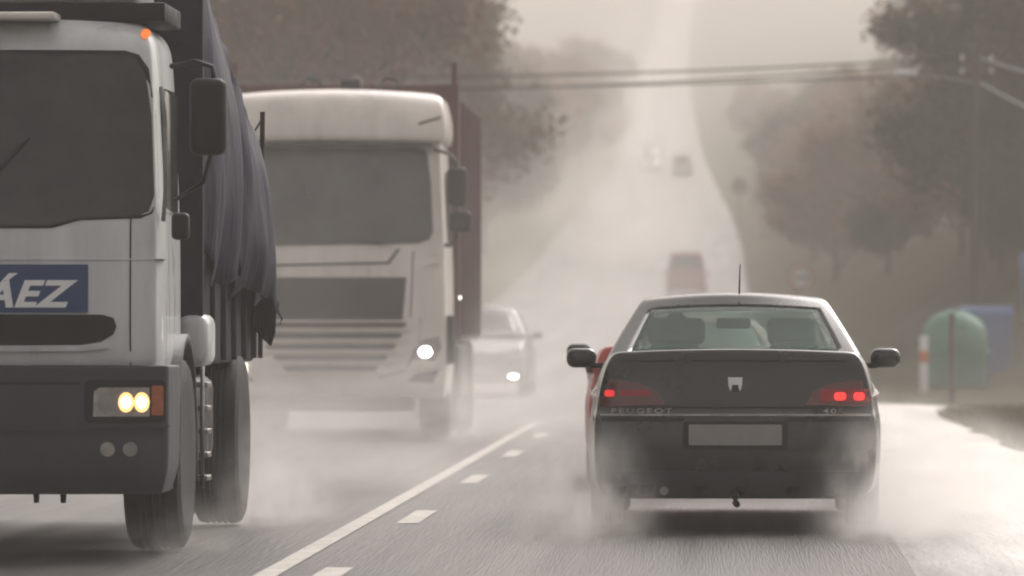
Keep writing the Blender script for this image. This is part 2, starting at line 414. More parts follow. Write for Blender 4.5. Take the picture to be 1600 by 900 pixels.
# ------------------------------------------------------------ wheel
def wheel_parts(t, x, y, r, w, side, rim=True, dual=False):
    """side = +1 outer face to +x"""
    h = w / 2; ri = r * .62
    prof = [(ri, -h * .9), (r * .9, -h), (r * .975, -h * .86), (r, -h * .6)]
    for k in (-.35, -.1, .15, .4): prof += [(r, h * (k - .12)), (r * .975, h * (k - .08)), (r * .975, h * (k - .02)), (r, h * (k + .02))]
    prof += [(r, h * .6), (r * .975, h * .86), (r * .9, h), (ri, h * .9)]
    wo_ = link('wheel', latheme(prof, 'X', 40), M['rubber'], t, (x, y, r))
    s = side
    link('rim', latheme([(ri * 1.01, s * -h * .5), (ri * 1.02, s * h * .85), (ri * .93, s * h * .8), (ri * .85, s * h * .35), (ri * .4, s * h * .3), (ri * .36, s * h * .75), (ri * .1, s * h * .8)], 'X', 24), M['steel'], wo_)
    return wo_

# ------------------------------------------------------------ sedan-type cars
def make_car(name, paint, L=4.56, W=1.765, H=1.405, detail=True, front=False, van=False, narrow=1.0, mirror_mat=None):
    """local: y=0 rear bumper, +y forward, ground z=0"""
    t = empty(name)
    hw0 = W / 2
    if van: tz = [(0, 1.06), (.6, 1.06), (3.3, 1.02), (3.9, .95), (L, .72)]
    else: tz = [(0, 1.045), (.10, 1.05), (.55, 1.03), (1.2, .985), (3.1, .95), (3.6, .90), (4.2, .79), (L, .66)]
    ztop = lambda y: float(np.interp(y, [a for a, b in tz], [b for a, b in tz]))
    zl = .20
    ZR = [zl, .25, .33, .45, .60, .675, .70, .80, .96, 1.045]
    yr = dict(zip(ZR, [.10, .02, 0, -.01, 0, .012, .075, .085, .10, .155]))
    hwz = dict(zip(ZR, [.93, .975, .995, 1.0, 1.0, .995, .985, .97, .925, .87]))
    us = [-1, -.93, -.72, -.36, 0, .36, .72, .93, 1]
    vsl = [0, .04, .14, .3, .55, .9, 1.4, 2.0, 2.6, 3.1, 3.5, 3.9, 4.25, 4.45, L]
    def fn(u, v, wz):
        zz = zl + (wz - zl) * (ztop(v) - zl) / (1.045 - zl)
        rear = .07 * abs(u) ** 2.5 + (yr[wz] if v < .2 else 0)
        hw = hw0 * hwz[wz]
        if v < .9: hw *= 1 - .06 * (1 - v / .9) ** 2
        if v > 3.5: hw *= 1 - .13 * ((v - 3.5) / (L - 3.5)) ** 2
        y = v
        if v < .5: y = v + rear * (1 - v / .5)
        if v > 4.0: y = v - (.16 * abs(u) ** 2.5 + (.06 if wz > .6 else 0)) * (v - 4.0) / (L - 4.0)
        zc = zz + (.022 * (1 - u * u) if wz > 1.0 else 0)
        return (u * hw, y, zc)
    d = shell(us, vsl, ZR, fn, lambda s, a, b: 'body')
    body = d['body']
    cut = bmesh.new()
    for yy in (.93, 3.64):
        for s in (-1, 1): lathe(cut, [(.345, s * hw0 * 1.2), (.345, s * (hw0 - .24))], 'X', 36, (0, yy, .31))
    co = bpy.data.objects.new('tmpcut', bm_me(cut)); C.objects.link(co)
    body = bake(body, [('BOOLEAN', dict(operation='DIFFERENCE', object=co, solver='EXACT'))]); bpy.data.objects.remove(co)
    bm = bmesh.new(); bm.from_mesh(body)
    y0c, y1c = (.15, 3.2) if van else (.95, 3.0)
    dl = [f for f in bm.faces if f.normal.z > .7 and f.calc_center_median().z > .85 and y0c < f.calc_center_median().y < y1c and abs(f.calc_center_median().x) < hw0 * .66]
    bmesh.ops.delete(bm, geom=dl, context='FACES')
    body = bpy.data.meshes.new('b'); bm.to_mesh(body); bm.free(); body.polygons.foreach_set('use_smooth', [True] * len(body.polygons)); body.set_sharp_from_angle(angle=R(38))
    link('body', body, paint, t)
    # greenhouse
    if van:
        ylow, yhigh, fl, fh = .10, .22, 3.45, 2.75; wl, wh = .80, .66; H2 = H; zb = .985
    else:
        ylow, yhigh, fl, fh = .62, 1.30, 3.30, 2.55; wl, wh = .785, .565; H2 = H; zb = .975
    wl *= W / 1.765 * narrow; wh *= W / 1.765 * narrow
    gu = [-1, -.95, -.90, -.45, 0, .45, .90, .95, 1]; gv = [0, .05, .22, .27, .52, .57, .92, 1]; gw = [0, .10, .14, .5, .87, .94, 1]
    def gf(u, v, wz):
        ws = wz
        hw = lerp(wl, wh, ws ** 1.15); z = lerp(zb, H2 - .04, ws) + .04 * (1 - u ** 2) * (ws ** 2) + (.012 * (1 - (2 * v - 1) ** 2) if wz == 1 else 0)
        if wz == 1: hw *= .985
        a = lerp(ylow, yhigh, ws) + .07 * u * u; b = lerp(fl, fh, ws) - .13 * u * u
        return (u * hw, lerp(a, b, v), z)
    def gc(s, a, b):
        if s == 'bottom': return None
        if s in ('rear', 'front'): return ('glass' + s) if (2 <= a <= 5 and 2 <= b <= 3) else 'roof'
        if s in ('left', 'right'): return 'glassside' if (a in (2, 4, 5) if False else a in (1, 3, 5)) and 1 <= b <= 3 else 'roof'
        return 'roof'
    g = shell(gu, gv, gw, gf, gc)
    link('roof', solid(g['roof'], .03), paint, t)
    for nm, key in (('rear_window', 'glassrear'), ('windscreen', 'glassfront'), ('side_windows', 'glassside')):
        for me in (islands(g[key]) if key == 'glassside' else [g[key]]):
            link('side_window' if key == 'glassside' else nm, solid(me, .006), M['glass_clear'] if detail else M['glass_dark'], t)
    bv = bvh_of(body)
    for yy in (.93, 3.64):
        for s in (-1, 1): wheel_parts(t, s * (hw0 - .115), yy, .308, .195, s)
    # mirrors
    for s in (-1, 1):
        bm = bmesh.new(); box(bm, -.095, .095, -.05, .09, -.062, .062, bev=.05, seg=4)
        mo = link('mirror', bm_me(bm), mirror_mat or paint, t, (s * (hw0 + .085), 2.72, 1.0))
        mo['label'] = 'dark green door mirror' if detail else 'door mirror'
        link('bracket', boxme(-.05 - .05 * (s > 0), .05 + .05 * (s < 0), -.02, .03, -.055, -.02, bev=.008), M['plastic'], mo, (-s * .1 if True else 0, 0, -.01))
    return t, bv, body

# main sedan --------------------------------------------------
SX, SY = .165, 34.0
car, bv, sedan_body = make_car('sedan_car', M['black_paint'])
car.location = (SX, SY, .034)
tag(car, 'dark green four-door sedan with lit right tail lamp, seen from behind in the right lane', 'car')
for s in (-1, 1):
    ol = [(.41, .735), (.52, .735), (.74, .725), (.845, .74), (.86, .80), (.82, .875), (.70, .885), (.56, .865), (.46, .82)]
    ol = [(s * a, b) for a, b in ol]
    if s < 0: ol = ol[::-1]
    tl = link('tail_light', patch(bv, ol, .006, .03, .06), M['tail'], car)
    tl['label'] = 'brightly lit right tail lamp' if s > 0 else 'dimly lit left tail lamp'
    if s > 0:
        link('reflector', patch(bv, rrect(.50, .81, .755, .83, .02), .008, .01, .05), M['tail_dim'], tl)
        for x0, x1 in ((.585, .655), (.70, .765)): link('bulb', patch(bv, rrect(x0, x1, .765, .81, .018), .013, .01, .04), M['tail_on'], tl)
    else:
        link('bulb', patch(bv, rrect(-.775, -.715, .785, .825, .014), .012, .01, .04), M['tail_half'], tl)
        link('bulb', patch(bv, rrect(-.69, -.50, .79, .825, .014), .010, .01, .04), M['tail_dim'], tl)
    link('bumper_trim', patch(bv, rrect(min(s * .30, s * .845), max(s * .30, s * .845), .640, .662, .008), .006, .012, .06), M['plastic'], car)
link('bumper_strip', patch(bv, rrect(-.80, .80, .672, .684, .004), .006, .02, .06), M['steel'], car)
link('lower_valance', patch(bv, [(-.76, .19), (.76, .19), (.79, .30), (.79, .345), (-.79, .345), (-.79, .30)], .008, .02, .08), M['bumperplastic'], car)
link('number_plate', patch(bv, rrect(-.275, .275, .50, .622, .01), .012, .02, .1), M['plate'], car)
link('plate_recess', patch(bv, rrect(-.31, .31, .475, .64, .02), .004, .012, .1), M['plastic'], car)
link('boot_seam', patch(bv, [(-.60, .718), (.60, .718), (.60, .726), (-.60, .726)], .003, .01, .08), M['plastic'], car)
link('trunk_lip', patch(bv, rrect(-.66, .66, 1.0, 1.016, .006), .010, .02, .06), M['black_paint'], car)
# emblem: shield with a dark notch
em = [(-.042, .90), (.042, .90), (.040, .85), (.030, .82), (.022, .83), (.018, .855), (-.018, .855), (-.022, .83), (-.030, .82), (-.040, .85)]
link('emblem', patch(bv, em[::-1], .012, .01, .1), M['white'], car)
link('emblem_backing', patch(bv, circ(0, .835, .026, 14), .007, .01, .1), M['plastic'], car)
link('lock', patch(bv, circ(.475, .70, .018, 12), .009, .01, .1), M['plastic'], car)
for body_, x0, wd in (('PEUGEOT', -.735, .36), ('406', .52, .12)):
    tm = text_me(body_, .05, .003, offset=.0012, spacing=1.35)
    xs = [v.co.x for v in tm.vertices]; k = wd / (max(xs) - min(xs))
    yb = []
    for v in tm.vertices:
        x = x0 + v.co.x * k; z = .688 + v.co.y * .8
        h = bv.ray_cast(Vector((x, -5, z + .006)), Vector((0, 1, 0)))[0]
        v.co = Vector((x, (h.y if h else .08) - .009 - v.co.z, z))
    link('lettering', tm, M['steel'], car)
link('aerial', tubeme([(.03, 1.25, 1.40), (.035, 1.15, 1.58)], [.006, .003], 6), M['plastic'], car)
link('exhaust_pipe', tubeme([(-.42, .55, .24), (-.42, .03, .23)], .026, 12), M['steel'], car)
link('tow_hook', tubeme([(0, .05, .21), (0, .0, .19), (0, -.02, .165), (.01, .02, .15)], .02, 8), M['plastic'], car)
link('underbody', boxme(-.7, .7, .5, 4.1, .17, .3, bev=.02), M['plastic'], car)
link('axle', tubeme([(-.7, .93, .30), (.7, .93, .30)], .035, 8), M['plastic'], car)
# cabin
link('parcel_shelf', boxme(-.64, .64, .80, 1.35, .935, .96, bev=.008), M['seat'], car)
def headrest(x, y, z, w_, h_):
    bm = bmesh.new(); box(bm, -w_ / 2, w_ / 2, -.05, .05, -h_ / 2, h_ / 2, bev=.045, seg=4)
    for s in (-1, 1): tube(bm, [(s * .05, 0, -h_ / 2 - .12), (s * .05, 0, -h_ / 2 + .02)], .006, 6)
    return link('headrest', bm_me(bm), M['seat'], car, (x, y, z))
for x in (-.36, .36):
    link('seat', boxme(x - .26, x + .26, 2.02, 2.16, .45, 1.02, bev=.06, seg=3), M['seat'], car)
    headrest(x, 2.06, 1.17, .30 if x > 0 else .36, .17)
    headrest(x * 1.02, 1.40, 1.04, .30, .13)
link('rear_seat', boxme(-.62, .62, 1.32, 1.46, .45, .985, bev=.05, seg=3), M['seat'], car)
link('rear_view_mirror', boxme(-.11, .11, 2.60, 2.63, 1.185, 1.255, bev=.02, seg=3), M['plastic'], car)
link('dashboard', boxme(-.66, .66, 2.85, 3.15, .80, .985, bev=.05, seg=3), M['seat'], car)
link('steering_wheel', (lambda: (lambda bm: (tube(bm, [(-.36 + .18 * math.cos(a), 2.72 - .06 * math.sin(a), .90 + .17 * math.sin(a)) for a in np.linspace(0, 2 * math.pi, 25)], .014, 8), bm_me(bm))[1])(bmesh.new()))(), M['plastic'], car)

# driver (mostly hidden by the seat) ---------------------------
def seated_person(loc):
    V = [((0, .02, .50), .15), ((0, -.02, .68), .145), ((0, -.05, .90), .15), ((0, -.03, .99), .075), ((0, -.02, 1.06), .052), ((0, .0, 1.13), .088), ((0, .0, 1.21), .082)]
    E = [(0, 1), (1, 2), (2, 3), (3, 4), (4, 5), (5, 6)]
    for s in (-1, 1):
        b = len(V)
        V += [((s * .19, -.03, .92), .062), ((s * .25, .14, .72), .043), ((s * .17, .40, .88), .032), ((s * .165, .47, .92), .035)]
        E += [(2, b), (b, b + 1), (b + 1, b + 2), (b + 2, b + 3)]
        c = len(V)
        V += [((s * .10, .08, .46), .10), ((s * .13, .45, .50), .065), ((s * .12, .72, .24), .048), ((s * .12, .84, .21), .045)]
        E += [(0, c), (c, c + 1), (c + 1, c + 2), (c + 2, c + 3)]
    me = bpy.data.meshes.new('p'); me.from_pydata([v for v, r in V], E, [])
    o = bpy.data.objects.new('tmp', me); C.objects.link(o)
    o.modifiers.new('s', 'SKIN'); sm = o.modifiers.new('ss', 'SUBSURF'); sm.levels = 2
    for i, (v, r) in enumerate(V):
        me.skin_vertices[0].data[i].radius = (r, r * .9)
    me.skin_vertices[0].data[0].use_root = True
    dg = bpy.context.evaluated_depsgraph_get(); dg.update()
    out = bpy.data.meshes.new_from_object(o.evaluated_get(dg)); bpy.data.objects.remove(o)
    out.polygons.foreach_set('use_smooth', [True] * len(out.polygons))
    p = link('person', out, M['jacket'], None, loc)
    bm = bmesh.new(); bmesh.ops.create_icosphere(bm, subdivisions=3, radius=1)
    for v in bm.verts:
        v.co = Vector((v.co.x * .088, v.co.y * .105 - .015, v.co.z * .10 + 1.225))
    bmesh.ops.delete(bm, geom=[v for v in bm.verts if v.co.y > .05 and v.co.z < 1.24], context='VERTS')
    link('hair', bm_me(bm), M['seat'], p)
    return p
per = seated_person((SX - .36, SY + 2.25, .0))
tag(per, 'driver in a dark jacket with short dark hair, holding the wheel of the dark sedan', 'person')

# red car ahead of the sedan
rc, rbv, _ = make_car('red_car', M['red_paint'], W=1.72, H=1.28, detail=False, narrow=.84, mirror_mat=M['plastic'])
rc.location = (-.075, 43, .034); tag(rc, 'red car almost hidden behind the left side of the dark sedan', 'car')
for s in (-1, 1):
    ol = [(s * a, b) for a, b in [(.60, .70), (.82, .70), (.84, .9), (.64, .88)]]
    link('tail_light', patch(rbv, ol if s > 0 else ol[::-1], .006, .03, .06), M['tail'], rc)
link('number_plate', patch(rbv, rrect(-.26, .26, .47, .58, .01), .01, .02, .1), M['plate'], rc)

# red van far ahead
M['van_red'] = mat('faded_red_paint', (.26, .05, .04), .35, nscale=2, var=.15, coat=.3)
rv, rvb, _ = make_car('red_van', M['van_red'], L=4.3, W=1.78, H=1.86, detail=False, van=True)
rv.location = (-1.0 + .10, 248, zr(248) + .034); tag(rv, 'small red van driving away up the misty hill above the dark sedan', 'van')
for s in (-1, 1):
    link('tail_light', patch(rvb, rrect(min(s * .78, s * .86), max(s * .78, s * .86), .65, .95, .02), .006, .03, .06), M['tail'], rv)
# grey van very far
gvn = copy_tree(rv); gvn.name = 'grey_van'; gvn.location = (-2.1 - .1, 500, zr(500) + .034)
tag(gvn, 'grey van barely visible in the mist, higher up the hill than the red van', 'van')
for ch in gvn.children:
    if ch.name.startswith(('body', 'roof')):
        ch.data = ch.data.copy(); ch.data.materials.clear(); ch.data.materials.append(M['grey_paint'])

# oncoming pale car behind the second lorry (turned to face the camera)
def oncoming(name, x, y, label, paint, lamp=True, low=False):
    c, cb, _ = make_car(name, paint, L=4.3, W=1.74, H=1.47, detail=False)
    for s in (-1, 1):
        ol = [(s * a, b) for a, b in [(.42, .58), (.74, .60), (.78, .72), (.50, .70)]]
        h_ = link('headlight', patch(cb, ol if s > 0 else ol[::-1], .006, .03, .06, face=-1, yfall=4.2), M['lensclear'], c)
        if lamp: link('bulb', patch(cb, rrect(min(s * .52, s * .66), max(s * .52, s * .66), .28 if low else .61, .33 if low else .68, .02), .012, .02, .06, face=-1, yfall=4.2), M['lamp_far'], h_)
    link('grille', patch(cb, rrect(-.34, .34, .50, .60, .02), .006, .03, .06, face=-1, yfall=4.2), M['grille'], c)
    link('number_plate', patch(cb, rrect(-.26, .26, .36, .46, .01), .010, .02, .1, face=-1, yfall=4.2), M['plate'], c)
    c.rotation_euler = (0, 0, math.pi); c.location = (x, y, zr(y) + .034)
    tag(c, label, 'car'); return c
oncoming('oncoming_car', -3.85, 101, 'grey oncoming car half hidden in spray behind the white lorry', mat('dark_grey_paint', (.07, .068, .065), .35, coat=.3, nscale=2, var=.15), low=True)
a1 = oncoming('distant_car', -1.6 - 4.0, 548, 'higher of the two oncoming cars with headlights far up the hill', M['grey_paint'])
a2 = copy_tree(a1); a2.location = (-1.5 - 3.5, 512, zr(512) + .034); a2.name = 'distant_car'
a2['label'] = 'lower of the two oncoming cars with headlights far up the hill'
for a in (a1, a2): a['group'] = 'oncoming cars far up the hill'

# ------------------------------------------------------------ lorry 1: silver tipper cab (local: front faces -y at y=0)
LX, LY = -4.0, 29.7
lor = empty('tipper_lorry', (LX, LY, .034))
tag(lor, 'silver tipper lorry with a blue name sign on its nose, at the left edge', 'lorry')
def cab(hw0, zs, front_y, hwk, depth, paint, parent, sides=True, us=None):
    us = us or [-1, -.95, -.8, -.4, 0, .4, .8, .95, 1]
    vv = [0, .05, .2, .6, 1.2, depth - .1, depth]
    fy = dict(zip(zs, front_y)); hk = dict(zip(zs, hwk))
    def fn(u, v, z):
        y = v
        if v < .5: y = v + (fy[z] + .16 * abs(u) ** 4) * (1 - v / .5)
        zz = z
        if z == zs[-1]: zz = z + .03 * (1 - u * u)
        return (u * hw0 * hk[z] * (1 - .02 * (v < .1) - .02 * v / depth), y, zz)
    d = shell(us, vv, zs, fn, lambda s, a, b: 'cab')
    link('cab', d['cab'], paint, parent)
    return d['cab'], bvh_of(d['cab'])
zs = [.97, 1.0, 1.2, 1.5, 1.72, 2.0, 2.4, 2.62, 2.72, 2.79]
cabm, cb = cab(1.165, zs, [.04, .0, -.02, -.01, .0, .04, .10, .14, .19, .30], [.985, 1, 1, 1, .998, .99, .975, .965, .95, .90], 1.55, M['silver_paint'], lor)
# windscreen with stepped lower edge
wsol = [(-.60, 1.72), (.60, 1.725), (.74, 1.765), (1.04, 1.775), (1.10, 1.80), (1.125, 1.88), (1.105, 2.30), (1.07, 2.53), (1.02, 2.60), (.95, 2.62), (-.95, 2.62), (-1.02, 2.60), (-1.07, 2.53), (-1.105, 2.30), (-1.125, 1.88), (-1.10, 1.80), (-1.04, 1.775), (-.74, 1.765)]
ws1 = link('windscreen', patch(cb, wsol, .008, .03, .12), M['glass_dark'], lor)
def offs(ol, k):
    cx = sum(p[0] for p in ol) / len(ol); cz = sum(p[1] for p in ol) / len(ol)
    return [(cx + (x - cx) * (1 + k / 1.15), cz + (z - cz) * (1 + k / .45)) for x, z in ol]
link('windscreen_seal', patch(cb, offs(wsol, .018), .004, .02, .12), M['plastic'], ws1)
for x0, tilt in ((.05, .30), (-.75, .30), (.6, .3)):
    wy = patch(cb, [(x0, 1.70), (x0 + .02, 1.70), (x0 + .02 + tilt * (1.0 if x0 > .5 else 1.4), 2.18), (x0 + tilt * (1.0 if x0 > .5 else 1.4), 2.18)], .025, -.012, .1)
    if x0 < .5: link('wiper', wy, M['plastic'], lor)
link('panel_seam', patch(cb, [(1.005, 1.0), (1.013, 1.0), (1.013, 1.77), (1.005, 1.77)], .003, .01, .1), M['plastic'], lor)
link('crease_trim', patch(cb, rrect(-1.0, 1.17, 1.545, 1.552, .003), .007, .01, .1), M['silver_paint'], lor)
sg = link('name_sign', patch(cb, rrect(-.86, .795, 1.272, 1.522, .006), .010, .012, .1), M['signblue'], lor)
tm = text_me('SÁEZ', .19, .003, shear=.32, offset=.006, spacing=1.06)
xs = [v.co.x for v in tm.vertices]; k = .60 / (max(xs) - min(xs))
for v in tm.vertices:
    x = .745 - .60 + (v.co.x - min(xs)) * k; z = 1.305 + v.co.y * 1.0
    h = cb.ray_cast(Vector((x, -5, z)), Vector((0, 1, 0)))[0]
    v.co = Vector((x, h.y - .014 - v.co.z, z))
link('lettering', tm, M['white'], sg)
link('grille_slot', patch(cb, [(-.86, 1.10), (.76, 1.105), (.86, 1.12), (.925, 1.16), (.94, 1.20), (.925, 1.245), (.87, 1.262), (-.86, 1.268), (-.93, 1.245), (-.95, 1.18), (-.92, 1.12)], .004, .02, .1), M['plastic'], lor)
link('grille_lip', patch(cb, [(-.86, 1.068), (.78, 1.073), (.90, 1.09), (.86, 1.102), (.76, 1.092), (-.86, 1.088)], .02, .03, .1), M['silver_paint'], lor)
# bumper
def fnb(u, v, z):
    return (u * 1.21 * (1 if z > .4 else .97), v + (.11 * abs(u) ** 5) * (1 - v / .9) + (.0 if z > .42 else .05) - .03, z)
bd = shell([-1, -.96, -.85, -.4, 0, .4, .85, .96, 1], [0, .05, .3, .9], [.33, .36, .44, .66, .92, .985, 1.0], fnb, lambda s, a, b: 'b')['b']
link('bumper', bd, M['bumperplastic'], lor); bb = bvh_of(bd)
for s in (-1, 1):
    def mm(a, b): return (min(s * a, s * b), max(s * a, s * b))
    def P(ol): return ol if s > 0 else [(-x, z) for x, z in ol][::-1]
    link('lamp_surround', patch(bb, P(rrect(.78, 1.195, .705, .925, .03)), .004, .02, .08), M['plastic'], lor)
    hl = link('headlight', patch(bb, P([(.825, .735), (1.115, .735), (1.115, .885), (.86, .885), (.83, .865)]), .010, .02, .06), M['lensclear'], lor)
    for x in (.995, 1.075): link('bulb', patch(bb, P(circ(x, .808, .024, 16, 1.25)), .018, .01, .1), M['lamp_on'], hl)
    for x in (.995, 1.075): link('reflector', patch(bb, P(circ(x, .808, .040, 16, 1.3)), .013, .01, .1), M['lamp_warm'], hl)
    link('reflector', patch(bb, P(circ(.895, .805, .045, 18)), .014, .01, .1), M['steel'], hl)
    link('turn_signal', patch(bb, P(rrect(1.125, 1.185, .74, .895, .012)), .010, .02, .06), M['amber'], lor)
    link('lamp_ledge', patch(bb, P(rrect(.79, 1.21, .675, .695, .008)), .02, .02, .08), M['bumperplastic'], lor)
    for x in (.90, 1.015):
        link('fog_light', patch(bb, P(circ(x, .565, .038, 18)), .008, .01, .1), M['lensclear'] if x < .95 else M['steel'], lor)
link('bumper_step', patch(bb, [(-1.16, .655), (1.16, .655), (1.16, .667), (-1.16, .667)], .014, .02, .1), M['bumperplastic'], lor)
link('bumper_groove', patch(bb, [(-.76, .90), (.76, .90), (.76, .912), (-.76, .912)], .003, .01, .1), M['plastic'], lor)
for x in (.38, .52, .66, .25): link('tow_bolt', tubeme([(x, .1, .35), (x, .1, .285)], [.018, .014], 8), M['plastic'], lor) if x in (.52, .66) else None
# A pillar trim, door window, roof pieces on the side facing the camera
link('door_window', (lambda: boxme(1.135, 1.15, .45, 1.2, 1.80, 2.45, bev=.02))(), M['glass_dark'], lor)
link('door_window', (lambda: boxme(-1.15, -1.135, .45, 1.2, 1.80, 2.45, bev=.02))(), M['glass_dark'], lor)
link('grab_rail', tubeme([(1.165, .25, 1.75), (1.18, .22, 1.9), (1.175, .24, 2.3), (1.15, .28, 2.45)], .012, 8), M['steel'], lor)
link('air_deflector', boxme(-1.05, 1.02, .45, 1.3, 2.90, 3.25, bev=.05, seg=3), M['white_paint'], lor)
link('deflector_gap', boxme(-1.05, 1.16, .40, 1.3, 2.80, 2.90, bev=.01), M['plastic'], lor)
link('sun_visor', boxme(-1.05, .62, .08, .34, 2.795, 2.835, bev=.015, seg=2), M['white_paint'], lor)
for x in (1.06, -1.06):
    link('marker_lamp', patch(cb, circ(x, 2.735, .022, 10, 1.3), .015, .02, .1), M['amber_on'], lor)
# mirrors (facing side; near side kept for symmetry)
for s in (-1, 1):
    bm = bmesh.new(); box(bm, -.095, .095, -.07, .07, -.20, .20, bev=.045, seg=4)
    link('mirror', bm_me(bm), M['plastic'], lor, (s * 1.41, .15, 2.29))
    bm = bmesh.new(); tube(bm, [(s * 1.2, .3, 2.56), (s * 1.34, .2, 2.58), (s * 1.43, .16, 2.55), (s * 1.44, .15, 2.46)], .014, 8)
    link('mirror_arm', bm_me(bm), M['plastic'], lor); bm = bmesh.new(); tube(bm, [(s * 1.22, .3, 1.86), (s * 1.38, .18, 1.95), (s * 1.43, .15, 2.12)], .012, 8)
    link('mirror_arm', bm_me(bm), M['plastic'], lor)
    bm = bmesh.new(); box(bm, -.045, .045, -.05, .05, -.07, .07, bev=.025, seg=3)
    link('lower_mirror', bm_me(bm), M['plastic'], lor, (s * 1.27, .1, 1.72))
    # front wheel arch fender and step
    bm = bmesh.new(); pr = [(1.3 + .60 * math.cos(a), .52 + .62 * math.sin(a)) for a in np.linspace(R(-15), R(195), 16)]
    for i in range(15):
        (ya, za), (yb, zb_) = pr[i], pr[i + 1]
        q = [bm.verts.new((s * x, y, z)) for x, y, z in ((.84, ya, za), (1.2, ya, za), (1.2, yb, zb_), (.84, yb, zb_))]
        bm.faces.new(q)
    bmesh.ops.remove_doubles(bm, verts=bm.verts[:], dist=1e-4)
    fm = solid(bm_me(bm), .05, 0); link('wheel_arch', fm, M['bumperplastic'], lor)
    link('side_fender', boxme(min(s * 1.10, s * 1.27), max(s * 1.10, s * 1.27), 1.72, 2.25, .98, 1.27, bev=.06, seg=3), M['silver_paint'], lor)
    wheel_parts(lor, s * 1.045, 1.32, .515, .31, s)
    for xx in (1.03, .72):
        wheel_parts(lor, s * xx, 5.4, .515, .29, s)
    # chassis clutter: tank, ladder, pipes
    link('fuel_tank', boxme(min(s * .6, s * 1.12), max(s * .6, s * 1.12), 2.6, 3.9, .42, .92, bev=.08, seg=3), M['plastic'], lor)
    bm = bmesh.new()
    for k in range(5): box(bm, min(s * 1.15, s * 1.22), max(s * 1.15, s * 1.22), 2.3, 2.55, .34 + .13 * k, .37 + .13 * k, bev=.005)
    tube(bm, [(s * 1.19, 2.3, .30), (s * 1.19, 2.3, 1.0)], .013, 6)
    link('step_ladder', bm_me(bm), M['steel'], lor)
link('chassis', boxme(-.45, .45, .8, 6.6, .55, .85, bev=.02), M['plastic'], lor)
link('axle', tubeme([(-1.0, 5.4, .515), (1.0, 5.4, .515)], .09, 10), M['plastic'], lor)
link('axle', tubeme([(-1.0, 1.32, .50), (1.0, 1.32, .50)], .06, 10), M['plastic'], lor)
link('cab_underside', boxme(-.84, .84, .9, 1.9, .55, 1.1, bev=.03), M['plastic'], lor)
# tipper body
hb = link('headboard', boxme(-1.24, 1.24, 1.75, 1.85, 1.0, 3.45, bev=.01), M['tarp_dark'], lor)
bm = bmesh.new(); box(bm, -1.12, 1.12, 1.86, 6.8, .98, 1.95, bev=.02)
for s in (-1, 1):
    for k in range(7): box(bm, *sorted((s * 1.115, s * 1.15)), 2.1 + .75 * k, 2.2 + .75 * k, 1.0, 1.93, bev=.008)
link('tipper_body', bm_me(bm, True, 35), M['tarp_dark'], lor)
for s in (-1, 1): link('corner_stake', tubeme([(s * 1.17, 6.7, 1.0), (s * 1.185, 6.7, 2.56)], .016, 8), M['plastic'], lor)
link('guy_rope', tubeme([(1.185, 6.7, 2.52), (1.10, 6.7, 2.38), (1.00, 6.65, 2.28)], .007, 5), M['plastic'], lor)
# billowing tarpaulin: along y from headboard to tail, hanging over the side facing the camera
def tarp(side):
    ny, nt_ = 64, 40; V = []; F = []
    for j in range(ny + 1):
        a = j / ny; y = 1.80 + a * 4.95
        top = float(np.interp(a, [0, .12, .3, .55, .8, 1], [3.42, 3.15, 2.95, 2.70, 2.45, 2.30]))
        low = float(np.interp(a, [0, .25, .32, .6, .66, .80, .92, 1], [1.50, 1.52, 1.58, 1.50, 1.42, 1.38, 1.25, 1.12])) + .10 * math.sin(a * 41) * math.sin(a * 13 + .6) + .07 * math.sin(a * 17 + 1) - .10 * max(0, math.sin(a * 29)) ** 6
        bul = .03 + .14 * math.sin(math.pi * min(1, a * 1.05)) + .11 * math.sin(a * 9.5)
        for i in range(nt_ + 1):
            t_ = i / nt_
            if t_ < .4:
                q = t_ / .4; x = 1.18 * math.sin(q * math.pi / 2) ** .9; z = top + .12 * math.cos(q * math.pi / 2)
            else:
                q = (t_ - .4) / .6; z = lerp(top, low, q)
                x = 1.17 + bul * .7 * math.sin(q * math.pi * .8) + .05 * q * q * math.sin(a * 30) + .016 * math.sin(a * 70 + q * 2 + 2 * math.sin(a * 11)) + .012 * math.sin(a * 33 - q * 3)
            z += .012 * math.sin(a * 47 + i * .3)
            V.append((side * x, y + .03 * math.sin(i * .5), z))
    for j in range(ny):
        for i in range(nt_):
            b = j * (nt_ + 1) + i
            F.append((b, b + 1, b + nt_ + 2, b + nt_ + 1) if side > 0 else (b, b + nt_ + 1, b + nt_ + 2, b + 1))
    return me_from(V, F)
tp = link('tarpaulin', solid(tarp(1), .008), M['tarp'], lor); tp['label'] = 'billowing dark blue tarpaulin with ragged hem'
link('tarpaulin', solid(tarp(-1), .008), M['tarp'], lor)
# loose flap at the tail, blown outwards
def flap(pts, nx=14, nz=16, amp=.05, seed=0):
    (x0, z0), (x1, z1), (x2, z2), (x3, z3) = pts; V = []; F = []
    for j in range(nz + 1):
        for i in range(nx + 1):
            u, v_ = i / nx, j / nz
            x = lerp(lerp(x0, x1, u), lerp(x3, x2, u), v_); z = lerp(lerp(z0, z1, u), lerp(z3, z2, u), v_)
            yy = amp * math.sin(u * 9 + seed) * (.4 + v_) + amp * .6 * math.sin(v_ * 7 + u * 4 + seed)
            V.append((x + .012 * math.sin(v_ * 20 + seed), yy, z + .015 * math.sin(u * 17 + seed) * v_))
    for j in range(nz):
        for i in range(nx):
            b = j * (nx + 1) + i; F.append((b, b + 1, b + nx + 2, b + nx + 1))
    return solid(me_from(V, F), .006)
f1 = link('loose_flap', flap([(1.00, 2.32), (1.06, 2.32), (1.21, 1.62), (1.00, 1.42)]), M['tarp'], lor, (0, 6.76, 0))
